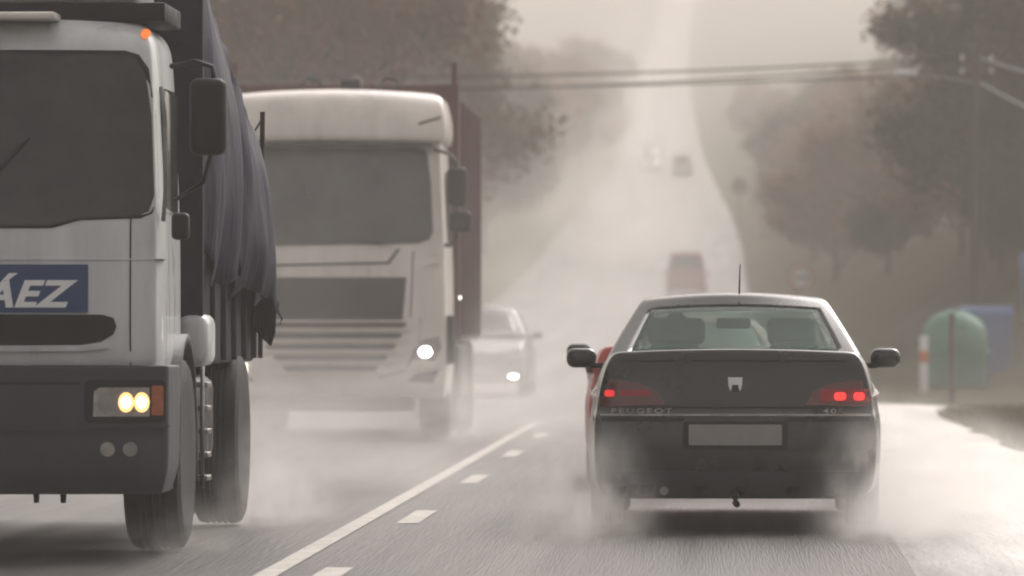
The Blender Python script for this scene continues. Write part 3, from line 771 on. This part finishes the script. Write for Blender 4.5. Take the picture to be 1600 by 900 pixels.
link('loose_flap', flap([(1.06, 2.32), (1.17, 2.05), (1.20, 1.60), (1.02, 1.50)], seed=2), M['tarp'], lor, (0, 6.86, 0))
link('loose_flap', flap([(.98, 1.66), (1.15, 1.66), (1.28, 1.28), (1.00, 1.12)], seed=4), M['tarp_dark'], lor, (0, 6.9, 0))
link('loose_flap', flap([(.96, 1.25), (1.12, 1.32), (1.08, .98), (.99, 1.00)], seed=5), M['tarp_dark'], lor, (0, 6.8, 0))
link('rope_end', tubeme([(1.27, 6.9, 1.29), (1.295, 6.9, 1.25), (1.28, 6.9, 1.21)], .007, 6), M['plastic'], lor)

# ------------------------------------------------------------ lorry 2: white cab with roof fairing
WX, WY = -3.98, 60.8
wl_ = empty('white_lorry', (WX, WY, .034))
tag(wl_, 'white lorry with high roof fairing, one bright headlight and a maroon body, in the spray', 'lorry')
zs = [.44, .52, .7, 1.0, 1.27, 1.74, 2.04, 2.2, 2.8, 3.10, 3.16]
cm2, cb2 = cab(1.235, zs, [.10, .02, -.03, -.04, -.03, .0, .02, .05, .16, .22, .24], [.97, .99, 1, 1, 1, .995, .985, .98, .955, .945, .94], 2.2, M['white_paint'], wl_)
def ff(u, v, z):
    k = dict(zip([3.14, 3.2, 3.4, 3.62, 3.70, 3.73], [.0, -.02, .02, .14, .26, .45]))[z]
    hwk = dict(zip([3.14, 3.2, 3.4, 3.62, 3.70, 3.73], [.95, .985, .985, .95, .93, .86]))[z]
    return (u * 1.235 * hwk, v + (k + .14 * abs(u) ** 3) * (1 - v / 2.1) + .02, z - .05 * u * u * (z > 3.6) + .03 * (1 - abs(u)) * (z < 3.3))
fm2 = shell([-1, -.95, -.7, -.35, 0, .35, .7, .95, 1], [0, .06, .3, 1.0, 2.1], [3.14, 3.2, 3.4, 3.62, 3.70, 3.73], ff, lambda s, a, b: 'f')['f']
link('roof_fairing', fm2, M['white_paint'], wl_); fb2 = bvh_of(fm2)
for s in (-1, 1):
    ol = [(s * .92, 3.33), (s * 1.15, 3.40), (s * 1.16, 3.43), (s * .93, 3.36)]
    link('fairing_vent', patch(fb2, ol if s > 0 else ol[::-1], .006, .02, .1), M['grille'], wl_)
wso = [(-.95, 2.05), (.93, 2.08), (1.04, 2.12), (1.075, 2.20), (1.05, 2.7), (1.01, 3.04), (.98, 3.08), (.90, 3.10), (-.90, 3.10), (-.98, 3.08), (-1.01, 3.04), (-1.05, 2.7), (-1.075, 2.20), (-1.04, 2.12)]
w2 = link('windscreen', patch(cb2, wso, .012, .03, .12), M['glass_dark'], wl_)
link('sun_visor', boxme(-1.08, 1.08, .02, .22, 3.105, 3.135, bev=.01), M['grille'], wl_)
link('wiper', patch(cb2, [(.62, 2.05), (.64, 2.05), (.30, 2.10), (.30, 2.08)], .03, -.015, .1), M['plastic'], wl_)
link('trim_line', patch(cb2, [(-.80, 1.83), (.62, 1.86), (.72, 2.0), (.74, 2.02), (.70, 2.02), (.60, 1.885), (-.80, 1.855)], .006, .01, .1), M['grille'], wl_)
link('upper_grille', patch(cb2, [(-.78, 1.27), (.76, 1.27), (.80, 1.72), (-.80, 1.72)], .006, .02, .1), M['grille'], wl_)
bm = bmesh.new()
gm = bmesh.new()
for k in range(5):
    z = 1.215 - .115 * k; e = .84 - .035 * k - .02 * k * k * .5
    me = patch(cb2, [(-e + .08, z - .03), (e - .08, z - .03), (e - .03, z + .005), (e - .06, z + .03), (-e + .06, z + .03), (-e + .03, z + .005)], .005, .02, .12)
    gm.from_mesh(me)
    me = patch(cb2, [(-e, z - .055), (e, z - .055), (e, z - .038), (-e, z - .038)], .045, .03, .12)
    bm.from_mesh(me)
link('lower_grille', bm_me(gm, True, 40), M['grille'], wl_); link('grille_slats', bm_me(bm, True, 40), M['white_paint'], wl_)
link('panel_seam', patch(cb2, [(.94, 1.28), (.95, 1.28), (.93, 1.0), (.78, .74), (.5, .66), (.5, .65), (.79, .73), (.94, .99)][::-1], .004, .01, .1), M['grille'], wl_)
link('panel_seam', patch(cb2, [(.84, 1.30), (.852, 1.30), (.875, 2.0), (.863, 2.0)], .004, .01, .1), M['grille'], wl_)
bx = boxme(-.88, .88, .12, .5, .30, .50, bev=.07, seg=3); link('lower_bumper', bx, M['grille'], wl_)
for s in (-1, 1):
    def P(ol): return ol if s > 0 else [(-x, z) for x, z in ol][::-1]
    hl = link('headlight', patch(cb2, P([(.84, .86), (1.10, .84), (1.17, .98), (1.14, 1.10), (.98, 1.06), (.88, .97)]), .008, .02, .06), M['lensclear'], wl_)
    if s > 0:
        link('bulb', patch(cb2, P(circ(1.0, .93, .062, 18, .8)), .016, .01, .1), M['lamp_white'], hl)
    else:
        for dx in (0, .055):
            for dz in (0, .05): link('bulb', patch(cb2, circ(-.90 - dx, .74 + dz, .014, 8), .016, .01, .1), M['led'], hl)
    link('fog_recess', patch(cb2, P([(.80, .62), (1.08, .60), (1.14, .74), (.90, .70)]), .006, .02, .06), M['grille'], wl_)
    link('bumper_lip', patch(cb2, P([(.72, .73), (.90, .755), (1.20, .775), (1.20, .80), (.90, .775), (.74, .76)]), .03, .03, .08), M['white_paint'], wl_)
    link('corner_deflector', boxme(*sorted((s * 1.20, s * 1.30)), .2, .34, .80, 1.32, bev=.03), M['grille'], wl_)
    bm = bmesh.new(); box(bm, -.105, .105, -.08, .08, -.21, .21, bev=.06, seg=4)
    link('mirror', bm_me(bm), M['plastic'], wl_, (s * 1.335, .1, 2.68))
    bm = bmesh.new(); box(bm, -.12, .12, -.08, .08, -.11, .11, bev=.05, seg=4)
    link('mirror', bm_me(bm), M['plastic'], wl_, (s * 1.37, .1, 2.31))
    bm = bmesh.new(); tube(bm, [(s * 1.08, .3, 3.08), (s * 1.25, .2, 3.03), (s * 1.32, .12, 2.95), (s * 1.33, .1, 2.85)], .018, 8)
    link('mirror_arm', bm_me(bm), M['plastic'], wl_); bm = bmesh.new(); tube(bm, [(s * 1.15, .3, 2.08), (s * 1.25, .2, 2.06), (s * 1.33, .12, 2.12), (s * 1.34, .1, 2.5)], .022, 8)
    link('mirror_arm', bm_me(bm), M['plastic'], wl_)
    link('door_window', boxme(*sorted((s * 1.19, s * 1.215)), .6, 1.6, 2.1, 2.85, bev=.02), M['glass_dark'], wl_)
    link('door_handle', patch(cb2, P([(.98, 1.84), (1.10, 1.86), (1.21, 1.90), (1.12, 2.02), (1.09, 1.90)]), .03, .02, .08), M['white_paint'], wl_)
    wheel_parts(wl_, s * 1.05, 1.35, .52, .32, s)
    wheel_parts(wl_, s * 1.08, 5.2, .52, .30, s); wheel_parts(wl_, s * 1.08, 6.5, .52, .30, s)
    link('side_guard', boxme(*sorted((s * 1.16, s * 1.26)), 2.4, 4.4, .42, 1.0, bev=.03), M['grille'], wl_)
    link('step_light', boxme(*sorted((s * 1.27, s * 1.285)), 2.1, 2.2, 1.50, 1.53, bev=.003), M['led'], wl_)
# roof horns and beacon
for x in (-.27, .57):
    link('roof_bracket', tubeme([(x - .1, .9, 3.68), (x - .1, .9, 3.80), (x - .03, .9, 3.86), (x + .09, .9, 3.83), (x + .12, .9, 3.68)], .012, 6), M['plastic'], wl_)
link('roof_beacon', boxme(.05, .28, .85, 1.05, 3.70, 3.87, bev=.05, seg=3), M['grille'], wl_)
link('chassis', boxme(-.45, .45, 1.2, 8.0, .6, .95, bev=.02), M['plastic'], wl_)
bm = bmesh.new(); box(bm, -1.26, 1.26, 2.55, 7.9, 1.05, 3.70, bev=.02)
for s in (-1, 1):
    for k in range(9): box(bm, *sorted((s * 1.255, s * 1.29)), 2.7 + .62 * k, 2.79 + .62 * k, 1.1, 3.68, bev=.008)
link('cargo_body', bm_me(bm, True, 35), M['maroon'], wl_)
bm = bmesh.new(); box(bm, -1.25, 1.25, 2.42, 2.53, 1.1, 3.86, bev=.01)
link('headboard', bm_me(bm, True, 35), M['maroon'], wl_)
for x in (-1.22, 1.20): link('corner_stake', tubeme([(x, 2.48, 3.8), (x, 2.48, 4.10)], .03, 8), M['maroon'], wl_)

# ------------------------------------------------------------ street furniture
def place(x, y): return (x, y, T(x, y))
# utility pole, lamp, wires
px, py = 5.6, 120.0
pz = T(px, py)
pole = empty('utility_pole', (px, py, pz)); tag(pole, 'dark wooden utility pole standing on the right verge beside the bins', 'pole')
link('shaft', tubeme([(0, 0, -.4), (0, 0, 3.5), (.0, 0, 7.0 - pz + .1)], [.14, .12, .095], 12), M['wood'], pole)
bm = bmesh.new()
for k, zz in enumerate((6.72, 6.45)): box(bm, -.35, .35, -.07, .07, zz - pz - .04, zz - pz + .04, bev=.01)
link('crossarm', bm_me(bm), M['wood'], pole)
bm = bmesh.new()
for zz in (6.80, 6.53):
    for x in (-.3, .3): lathe(bm, [(.03, 0), (.04, .03), (.03, .06), (.04, .09), (.02, .13)], 'Z', 10, (x, 0, zz - pz - .04))
link('insulators', bm_me(bm), M['white'], pole)
lamp = empty('street_lamp', (px, py, 6.3)); tag(lamp, 'white street lamp on a thin arm reaching left from the wooden pole', 'street lamp')
link('arm', tubeme([(-.1, -.1, 0), (-.7, -.12, .12), (-1.25, -.12, .17)], .025, 8), M['steel'], lamp)
bm = bmesh.new(); box(bm, -1.72, -1.22, -.24, 0, .12, .26, bev=.06, seg=3); link('lamp_head', bm_me(bm), M['white'], lamp)
def wire(p0, p1, sag, r=.018):
    p0, p1 = Vector(p0), Vector(p1); pts = []
    for k in range(25):
        t_ = k / 24; p = p0.lerp(p1, t_); p.z -= sag * 4 * t_ * (1 - t_); pts.append(p)
    return tubeme(pts, r, 6)
p2 = empty('utility_pole', (-17, 124, T(-17, 124))); tag(p2, 'wooden utility pole at the far left carrying the other end of the road wires', 'pole')
link('shaft', tubeme([(0, 0, -.4), (0, 0, 8.2)], [.14, .1], 12), M['wood'], p2)
p3 = empty('utility_pole', (17, 112, T(17, 112))); tag(p3, 'wooden utility pole outside to the right where the pale wires run', 'pole')
link('shaft', tubeme([(0, 0, -.4), (0, 0, 7.2)], [.14, .1], 12), M['wood'], p3)
for i, (p0, p1, sag, lab, m_, r_) in enumerate([((px, py, 6.85), (-17, 124, 6.85), .32, 'uppermost dark wire crossing above the road', 'plastic', .022),
        ((px, py, 6.78), (-17, 124, 6.55), .42, 'middle dark wire crossing above the road', 'plastic', .017),
        ((px, py, 6.5), (-17, 124, 6.40), .18, 'lowest dark wire crossing above the road', 'plastic', .02),
        ((px, py, 6.85), (17, 112, 7.8), 1.4, 'upper pale wire running right from the wooden pole', 'white', .018),
        ((px, py, 6.35), (17, 112, 6.6), 1.9, 'lower pale wire running right from the wooden pole', 'white', .022)]):
    tag(link('wire', wire(p0, p1, sag, r_), M[m_]), lab, 'wire', 'overhead wires')
# thin post
tag(link('verge_post', tubeme([(3.9, 92, T(3.9, 92) - .3), (3.9, 92, 1.45)], .05, 10), M['wood']), 'thin dark post standing in the grass left of the utility pole', 'post')
# green bottle bank (igloo) with circular holes
ix, iy = 4.62, 108.0
ig = empty('bottle_bank', (ix, iy, T(ix, iy) + .02)); tag(ig, 'green dome-topped bottle bank at the roadside behind a white marker post', 'recycling bin')
bm = bmesh.new(); lathe(bm, [(.62, .0), (.66, .05), (.66, .8), (.63, 1.0), (.55, 1.18), (.42, 1.32), (.25, 1.41), (.06, 1.45)], 'Z', 32)
for v in bm.verts: v.co.x = max(-.60, min(.60, v.co.x))
link('body', bm_me(bm, True, 40), M['igloo'], ig)
bm = bmesh.new(); lathe(bm, [(.10, -.66), (.10, -.61)], 'Y', 18, (.1, .09, 1.05)); link('bottle_hole', bm_me(bm), M['plastic'], ig)
link('lifting_ring', tubeme([(-.08, 0, 1.44), (-.08, 0, 1.52), (.08, 0, 1.52), (.08, 0, 1.44)], .015, 6), M['steel'], ig)
link('rim_band', latheme([(.675, .62), (.68, .64), (.68, .70), (.675, .72)], 'Z', 32), M['igloo'], ig)
mk = empty('marker_post', (3.92, 104.5, T(3.92, 104.5))); tag(mk, 'white marker post with an orange band in front of the green bottle bank', 'post')
bm = bmesh.new(); box(bm, -.075, .075, -.04, .04, -.2, 1.0, bev=.02); link('post', bm_me(bm, True, 40), M['white'], mk)
link('band', boxme(-.082, .082, -.047, .047, .52, .74, bev=.01), M['orange'], mk)
def bin_(x, y, w_, h_, mname, label):
    b = empty('waste_container', place(x, y)); tag(b, label, 'bin', 'waste containers on the right verge')
    bm = bmesh.new(); box(bm, -w_ / 2, w_ / 2, -.5, .5, .12, h_, bev=.05, seg=2)
    for v in bm.verts:
        k = .86 + .14 * (v.co.z / h_); v.co.x *= k; v.co.y *= k
    for k in (-.3, 0, .3): box(bm, k * w_ - .03, k * w_ + .03, -.52, -.46, .25, h_ - .15, bev=.008)
    link('body', bm_me(bm, True, 40), M[mname], b)
    bm = bmesh.new(); tube(bm, [(-w_ / 2 - .02, 0, h_ + .02), (w_ / 2 + .02, 0, h_ + .02)], .50, 20)
    for v in bm.verts: v.co.z = h_ + (max(0, v.co.z - h_)) * .45
    link('lid', bm_me(bm, True, 40), M[mname], b)
    for sx in (-1, 1):
        for sy in (-1, 1): link('wheel', latheme([(.09, -.025), (.1, -.02), (.1, .02), (.09, .025)], 'X', 14, (sx * w_ * .36, sy * .32, .1)), M['rubber'], b)
bin_(5.45, 113, 1.0, 1.2, 'blue_bin', 'blue waste container directly right of the green bottle bank')
bin_(6.75, 114, 1.1, 1.25, 'blue_bin', 'blue waste container between the utility pole and the yellow container')
bin_(7.9, 112, 1.0, 1.15, 'yellow_bin', 'yellow waste container at the right edge of the picture')
# no-overtaking sign
sx_, sy_ = 3.24, 200.0
ns_ = empty('road_sign', (sx_, sy_, T(sx_, sy_))); tag(ns_, 'round red-rimmed no-overtaking sign with two small cars above the dark sedan', 'road sign')
zc = 2.93 - T(sx_, sy_)
link('post', tubeme([(0, .05, -.3), (0, .05, zc)], .04, 10), M['steel'], ns_)
link('face', latheme([(.44, -.0), (.45, .01), (.44, .03)], 'Y', 36, (0, 0, zc)), M['signwhite'], ns_)
bm = bmesh.new(); n = 36
o_ = [bm.verts.new((.45 * math.cos(2 * math.pi * k / n), -.008, zc + .45 * math.sin(2 * math.pi * k / n))) for k in range(n)]
i_ = [bm.verts.new((.35 * math.cos(2 * math.pi * k / n), -.008, zc + .35 * math.sin(2 * math.pi * k / n))) for k in range(n)]
for k in range(n): bm.faces.new((o_[k], o_[(k + 1) % n], i_[(k + 1) % n], i_[k]))
link('rim', solid(bm_me(bm, False), .01, 0), M['signred'], ns_)
for xx, mm_ in ((-.15, 'signred'), (.15, 'plastic')):
    bm = bmesh.new(); vs2 = [bm.verts.new((xx + a, -.012, zc + b)) for a, b in ((-.11, -.06), (.11, -.06), (.11, .0), (.07, .02), (.05, .075), (-.05, .075), (-.07, .02), (-.11, 0))]
    bm.faces.new(vs2); link('car_symbol', solid(bm_me(bm, False), .008, 0), M[mm_], ns_)
# far round sign seen dark
fx_, fy_ = 1.95, 350.0
fs = empty('road_sign', (fx_, fy_, T(fx_, fy_))); tag(fs, 'dark round sign on a thin post farther up the right side of the hill', 'road sign')
zc = 9.75 - T(fx_, fy_)
link('post', tubeme([(0, .05, -.3), (0, .05, zc)], .06, 8), M['steel'], fs)
link('face', latheme([(.50, 0), (.52, .02), (.50, .04)], 'Y', 28, (0, 0, zc)), M['plastic'], fs)

# ------------------------------------------------------------ vegetation
def tree_mesh(h, spread, nleaf, lsize, seed, base=.3, col=None):
    r = random.Random(seed); bm = bmesh.new(); tips = []
    def branch(p, d, ln, rad, depth):
        pts = [p]; q = p.copy(); dd = d.copy()
        for k in range(3):
            dd = (dd + Vector((r.gauss(0, .14), r.gauss(0, .14), r.gauss(.05, .1)))).normalized(); q = q + dd * ln / 3; pts.append(q.copy())
        tube(bm, pts, [rad, rad * .8, rad * .65, rad * .5], 6 if depth < 2 else 4)
        if depth >= 1: tips.extend([(pts[k], ln) for k in (2, 3)])
        if depth < 3:
            for k in range(4 if depth == 0 else 3):
                a = r.uniform(0, 2 * math.pi); up = r.uniform(.25, .9)
                nd = (dd * .55 + Vector((math.cos(a) * spread, math.sin(a) * spread, up))).normalized()
                branch(pts[r.choice((1, 2, 3)) if depth else r.choice((2, 3))], nd, ln * r.uniform(.55, .8), rad * .5, depth + 1)
    th = h * base
    tube(bm, [(0, 0, -.5), (.05, .02, th * .5), (0, .05, th), (.05, 0, h * .55)], [h * .026, h * .02, h * .017, h * .01], 10)
    for k in range(9):
        z = th + (h * .55 - th) * k / 8; a = k * 2.4 + r.random()
        branch(Vector((0, .03, z)), Vector((math.cos(a) * spread, math.sin(a) * spread, .75)).normalized(), h * .27, h * .010, 0)
    trunk = bm_me(bm, True, 60)
    T_ = np.array([p for p, _ in tips]); rg = np.random.default_rng(seed)
    # clumps: some tips are dense, some bare
    wgt = rg.random(len(T_)) ** 1.6 + .02; wgt /= wgt.sum()
    idx = rg.choice(len(T_), nleaf, p=wgt); c = T_[idx] + rg.normal(0, h * .035, (nleaf, 3))
    sz = lsize * rg.uniform(.6, 1.4, (nleaf, 1)); a = rg.normal(0, 1, (nleaf, 3)); a /= np.linalg.norm(a, axis=1, keepdims=True)
    b = np.cross(a, rg.normal(0, 1, (nleaf, 3))); b /= np.linalg.norm(b, axis=1, keepdims=True)
    V = np.stack([c - a * sz, c + b * sz * .5, c + a * sz, c - b * sz * .5], 1).reshape(-1, 3)
    me = bpy.data.meshes.new('leaves'); me.vertices.add(len(V)); me.vertices.foreach_set('co', V.ravel())
    me.loops.add(nleaf * 4); me.polygons.add(nleaf)
    me.loops.foreach_set('vertex_index', np.arange(nleaf * 4)); me.polygons.foreach_set('loop_start', np.arange(nleaf) * 4)
    me.update(calc_edges=True)
    return trunk, me
variants = [tree_mesh(10, .95, 70000, .115, 1, base=.2), tree_mesh(10, .8, 60000, .115, 2, base=.16), tree_mesh(10, 1.1, 70000, .115, 3, base=.2), tree_mesh(10, .9, 40000, .12, 4, base=.06)]
LM = {}
def cap(x, y, h, ytop):
    return max(2.5, min(h, 1.235 + (510 - ytop) * y / 9000 - T(x, y)) / 1.02)
def tree(x, y, h, var, leaf, label, group=None, wide=1.0, name='tree'):
    t = empty(name, (x, y, T(x, y)), random.uniform(0, 6.28)); s = h / 10; t.scale = (s * wide, s * wide, s)
    tr, lf = variants[var]
    key = (var, leaf)
    if key not in LM:
        m2 = lf.copy(); m2.materials.clear(); m2.materials.append(M[leaf]); LM[key] = m2
    if not tr.materials: tr.materials.append(M['bark'])
    o = bpy.data.objects.new('trunk', tr); C.objects.link(o); o.parent = t
    o = bpy.data.objects.new('crown', LM[key]); C.objects.link(o); o.parent = t
    tag(t, label, 'tree', group); return t
# right: tall dark tree by the pole
tree(9.2, 127, 13, 2, 'leaf_green', 'tall dark tree rising out of frame directly behind the utility pole', wide=.75)
tree(10.2, 122, 12, 1, 'leaf_green', 'dark tree at the right edge behind the yellow container', wide=.9)
tree(10.4, 150, cap(10.4, 150, 11, 150), 2, 'leaf_mix', 'dark leafy tree just left behind the tall tree at the pole', wide=.9)
G1 = 'autumn trees on the right bank'
spots = []
for k in range(26):
    y = 165 * (1.055 ** k); hx = 8.5 + .028 * (y - 165) * .35 + random.uniform(-.8, 3)
    spots.append((hx + sh(y), y, random.uniform(5.0, 7.5) * (1 + (y - 165) / 600)))
for k, (x, y, h) in enumerate(spots):
    h = cap(x, y, h, 120 + random.uniform(-25, 60))
    leaf = ['leaf_brown', 'leaf_mix', 'leaf_brown', 'leaf_green'][k % 4]
    kind = {'leaf_brown': 'brown', 'leaf_mix': 'yellowing', 'leaf_green': 'dark green'}[leaf]
    tree(x, y, h, k % 3, leaf, 'hazy %s tree in the row on the right bank beyond the road sign' % kind, G1, 1.15)
for k in range(22):
    y = 230 * (1.06 ** k); x = 7 + random.uniform(7, 26) * (y / 300) + sh(y)
    leaf = ['leaf_mix', 'leaf_brown', 'leaf_green'][k % 3]
    kind = {'leaf_brown': 'brown', 'leaf_mix': 'yellowing', 'leaf_green': 'dark green'}[leaf]
    tree(x, y, cap(x, y, random.uniform(9, 12), 125 + random.uniform(0, 50)), (k + 1) % 3, leaf, 'faint %s tree deeper in the wood up the right hillside' % kind, 'trees deeper in the right wood', 1.2)
# bushes on the right bank close
for k, (x, y, h) in enumerate([(8.3, 135, 4.0), (6.6, 150, 3.2), (10.5, 140, 5), (5.6, 178, 2.6), (7.2, 188, 3.4), (5.2, 235, 3.0), (5.0, 270, 3.4)]):
    tree(x, y, h, 3, ['leaf_green', 'leaf_brown', 'leaf_mix'][k % 3], ['low dark green bush', 'low brown bush', 'low yellowing bush'][k % 3] + ' on the grassy right bank, %s' % ('behind the bins' if y < 160 else 'near the no-overtaking sign' if y < 200 else 'beyond the no-overtaking sign'), 'bushes on the right bank', 1.5, 'bush')
for k in range(30):
    y = 205 * (1.042 ** k); x = sh(y) + float(interp(y, PY, PR)) + 2.4 + random.uniform(0, 3.2) + (y - 205) * .004
    leaf = ['leaf_mix', 'leaf_brown', 'leaf_green', 'leaf_brown'][k % 4]; kind = {'leaf_brown': 'brown', 'leaf_mix': 'yellowing', 'leaf_green': 'dark green'}[leaf]
    tree(x, y, cap(x, y, random.uniform(3.5, 6.0) * (1 + (y - 205) / 900), 140 + random.uniform(0, 40)), 3, leaf, 'hazy %s bush crowding the right edge of the hill road' % kind, 'bushes along the right edge of the hill road', 1.25, 'bush')
for k, (x, y, h) in enumerate([(6.6, 133, 6.5), (8.4, 138, 8), (9.6, 131, 9), (10.8, 150, 9), (7.8, 160, 7), (8.8, 176, 8), (7.4, 122, 3.2), (9.2, 121, 4.0), (6.3, 124, 2.6)]):
    tree(x, y, h, 3, ['leaf_green', 'leaf_green', 'leaf_mix', 'leaf_brown', 'leaf_brown', 'leaf_mix', 'leaf_green', 'leaf_green', 'leaf_green'][k], ['dark green', 'dark green', 'yellowing', 'brown', 'brown', 'yellowing', 'low dark green', 'low dark green', 'low dark green'][k] + ' low-branched tree in the thicket behind the bins and the utility pole', 'thicket behind the waste containers', 1.15)
# left: large brown tree above the white lorry, others beyond
tree(-9.6, 128, 14.0, 0, 'leaf_brown', 'big brown autumn tree towering above the white lorry', wide=.72)
tree(-13.5, 138, 13.5, 2, 'leaf_brown', 'second brown autumn tree left of the big one above the white lorry', wide=.8)
tree(-9.9, 172, 12, 1, 'leaf_mix', 'leafy tree whose edge shows right of the white lorry', wide=.85)
for k in range(38):
    y = 235 * (1.036 ** k); x = sh(y) + float(interp(y, PY, PL)) - 2.6 - random.uniform(0, 4.5)
    leaf = ['leaf_mix', 'leaf_brown', 'leaf_green'][k % 3]; kind = {'leaf_brown': 'brown', 'leaf_mix': 'yellowing', 'leaf_green': 'dark green'}[leaf]
    tree(x, y, cap(x, y, random.uniform(8.5, 11.5), 75 + random.uniform(-10, 90)), (k % 3) if k % 2 else 3, leaf, 'hazy %s tree lining the left side of the hill road' % kind, 'trees lining the left of the hill road', 1.15)
for k in range(20):
    y = 260 * (1.065 ** k); x = sh(y) - 16 - random.uniform(4, 26) * (y / 300)
    leaf = ['leaf_brown', 'leaf_green', 'leaf_mix'][k % 3]; kind = {'leaf_brown': 'brown', 'leaf_mix': 'yellowing', 'leaf_green': 'dark green'}[leaf]
    tree(x, y, cap(x, y, random.uniform(10, 13), 60 + random.uniform(0, 50)), (k + 2) % 3, leaf, 'faint %s tree deeper in the wood up the left hillside' % kind, 'trees deeper in the left wood', 1.2)
# grass
def grass(n, area, name, hmin=.05, hmax=.22):
    V = []; F = []; k = 0
    while k < n:
        x0, x1, y0, y1 = area[k % len(area)]
        x = rng.uniform(x0, x1, 400); y = rng.uniform(y0, y1, 400); z = terr(x, y)
        for i in range(400):
            h = rng.uniform(hmin, hmax) * (.4 + vnoise(x[i], y[i], 1.3)); a = rng.uniform(0, 6.28); wv = .012 + .01 * rng.random(); b = len(V)
            dx, dy = math.cos(a) * wv, math.sin(a) * wv; lx, ly = rng.normal(0, .3, 2) * h
            V += [(x[i] - dx, y[i] - dy, z[i]), (x[i] + dx, y[i] + dy, z[i]), (x[i] + lx, y[i] + ly, z[i] + h)]; F.append((b, b + 1, b + 2))
        k += 400
    return tag(link(name, me_from(V, F, False), M['grass']), 'short rough grass on the verges', 'grass', kind='stuff')
grass(70000, [(3.1, 8, 50, 78), (3.2, 9.5, 60, 92), (4.0, 11, 84, 125), (3.5, 13, 115, 200), (-16, -8.6, 60, 200)], 'grass')

# ------------------------------------------------------------ wheel spray (local mist volumes)
def spray(loc, size, dens, seed=0., nscale=1.2, rz=0):
    bm = bmesh.new(); bmesh.ops.create_icosphere(bm, subdivisions=3, radius=1)
    o = link('spray', bm_me(bm), None, None, loc); o.scale = size; o.rotation_euler = (0, 0, rz)
    m = bpy.data.materials.new('spray'); m.use_nodes = True; t = m.node_tree; t.nodes.clear()
    out = t.nodes.new('ShaderNodeOutputMaterial'); v = t.nodes.new('ShaderNodeVolumePrincipled')
    v.inputs['Color'].default_value = (.93, .905, .88, 1); v.inputs['Anisotropy'].default_value = .3
    tc = t.nodes.new('ShaderNodeTexCoord'); ln = t.nodes.new('ShaderNodeVectorMath'); ln.operation = 'LENGTH'
    mr = t.nodes.new('ShaderNodeMapRange'); mr.interpolation_type = 'SMOOTHSTEP'; mr.inputs['From Min'].default_value = .15; mr.inputs['From Max'].default_value = 1.0
    mr.inputs['To Min'].default_value = 1; mr.inputs['To Max'].default_value = 0
    mp = t.nodes.new('ShaderNodeMapping'); mp.inputs['Location'].default_value = (seed, seed * 2, 0)
    nz = t.nodes.new('ShaderNodeTexNoise'); nz.inputs['Scale'].default_value = nscale * 1.6; nz.inputs['Detail'].default_value = 3
    m2 = t.nodes.new('ShaderNodeMapRange'); m2.inputs['From Min'].default_value = .34; m2.inputs['From Max'].default_value = .68; m2.inputs['To Min'].default_value = .1; m2.inputs['To Max'].default_value = 2.0
    mu = t.nodes.new('ShaderNodeMath'); mu.operation = 'MULTIPLY'; m3 = t.nodes.new('ShaderNodeMath'); m3.operation = 'MULTIPLY'; m3.inputs[1].default_value = dens
    L = t.links.new
    L(tc.outputs['Object'], ln.inputs[0]); L(ln.outputs['Value'], mr.inputs['Value']); L(tc.outputs['Object'], mp.inputs['Vector']); L(mp.outputs[0], nz.inputs['Vector'])
    L(nz.outputs['Fac'], m2.inputs['Value']); L(mr.outputs[0], mu.inputs[0]); L(m2.outputs[0], mu.inputs[1]); L(mu.outputs[0], m3.inputs[0]); L(m3.outputs[0], v.inputs['Density']); L(v.outputs[0], out.inputs['Volume'])
    o.data.materials.append(m); tag(o, None, None, kind='stuff'); return o
spray((-3.9, 57.5, .2), (4.2, 9, 1.25), .06, 1.0)       # low cloud in front of and around the white lorry
spray((-2.9, 43, .0), (2.4, 9, .95), .055, 5.0)          # between the lorries
spray((-2.2, 68, .5), (2.2, 12, 1.9), .032, 2.0)         # behind and beside the white lorry
spray((-3.4, 92, .3), (3.4, 14, 1.8), .022, 3.0)         # around the pale car
spray((SX - .85, SY - .1, .0), (.55, 2.6, .80), .65, 4.0, 2.2)    # sedan left rear wheel
spray((SX + .92, SY - .1, .0), (.60, 2.8, .95), .75, 6.0, 2.2)   # sedan right rear wheel
spray((-2.75, 35.6, .0), (.55, 2.6, .8), .35, 12.0, 2.2)      # tipper rear wheels
spray((-2.9, 31.0, .0), (.45, 1.6, .4), .30, 13.0, 2.2)      # tipper front wheel
spray((-2.9, 62.5, .0), (.7, 3.5, 1.2), .30, 14.0, 2.0)       # white lorry wheels
spray((-4.0, 180, 2.8), (6.5, 65, 4), .007, 20.0, 1.5)     # spray hanging over the climbing road
spray((-4.6, 320, 7.5), (6.5, 90, 7), .008, 21.0, 1.5)
spray((-6.0, 540, 20), (6.5, 150, 12), .005, 22.0, 1.5)
spray((SX + 1.5, SY + 4, .1), (1.2, 7, .75), .16, 7.0)  # right of the sedan
spray((-.3, 70, .6), (2.6, 26, 1.5), .007, 8.0)
spray((4.2, 80, .6), (3.6, 22, 1.2), .003, 9.0)         # drifting over the right verge
spray((-3.6, 52, 1.6), (3.0, 8, 3.0), .007, 11.0)       # high drift in front of the white lorry         # lane ahead
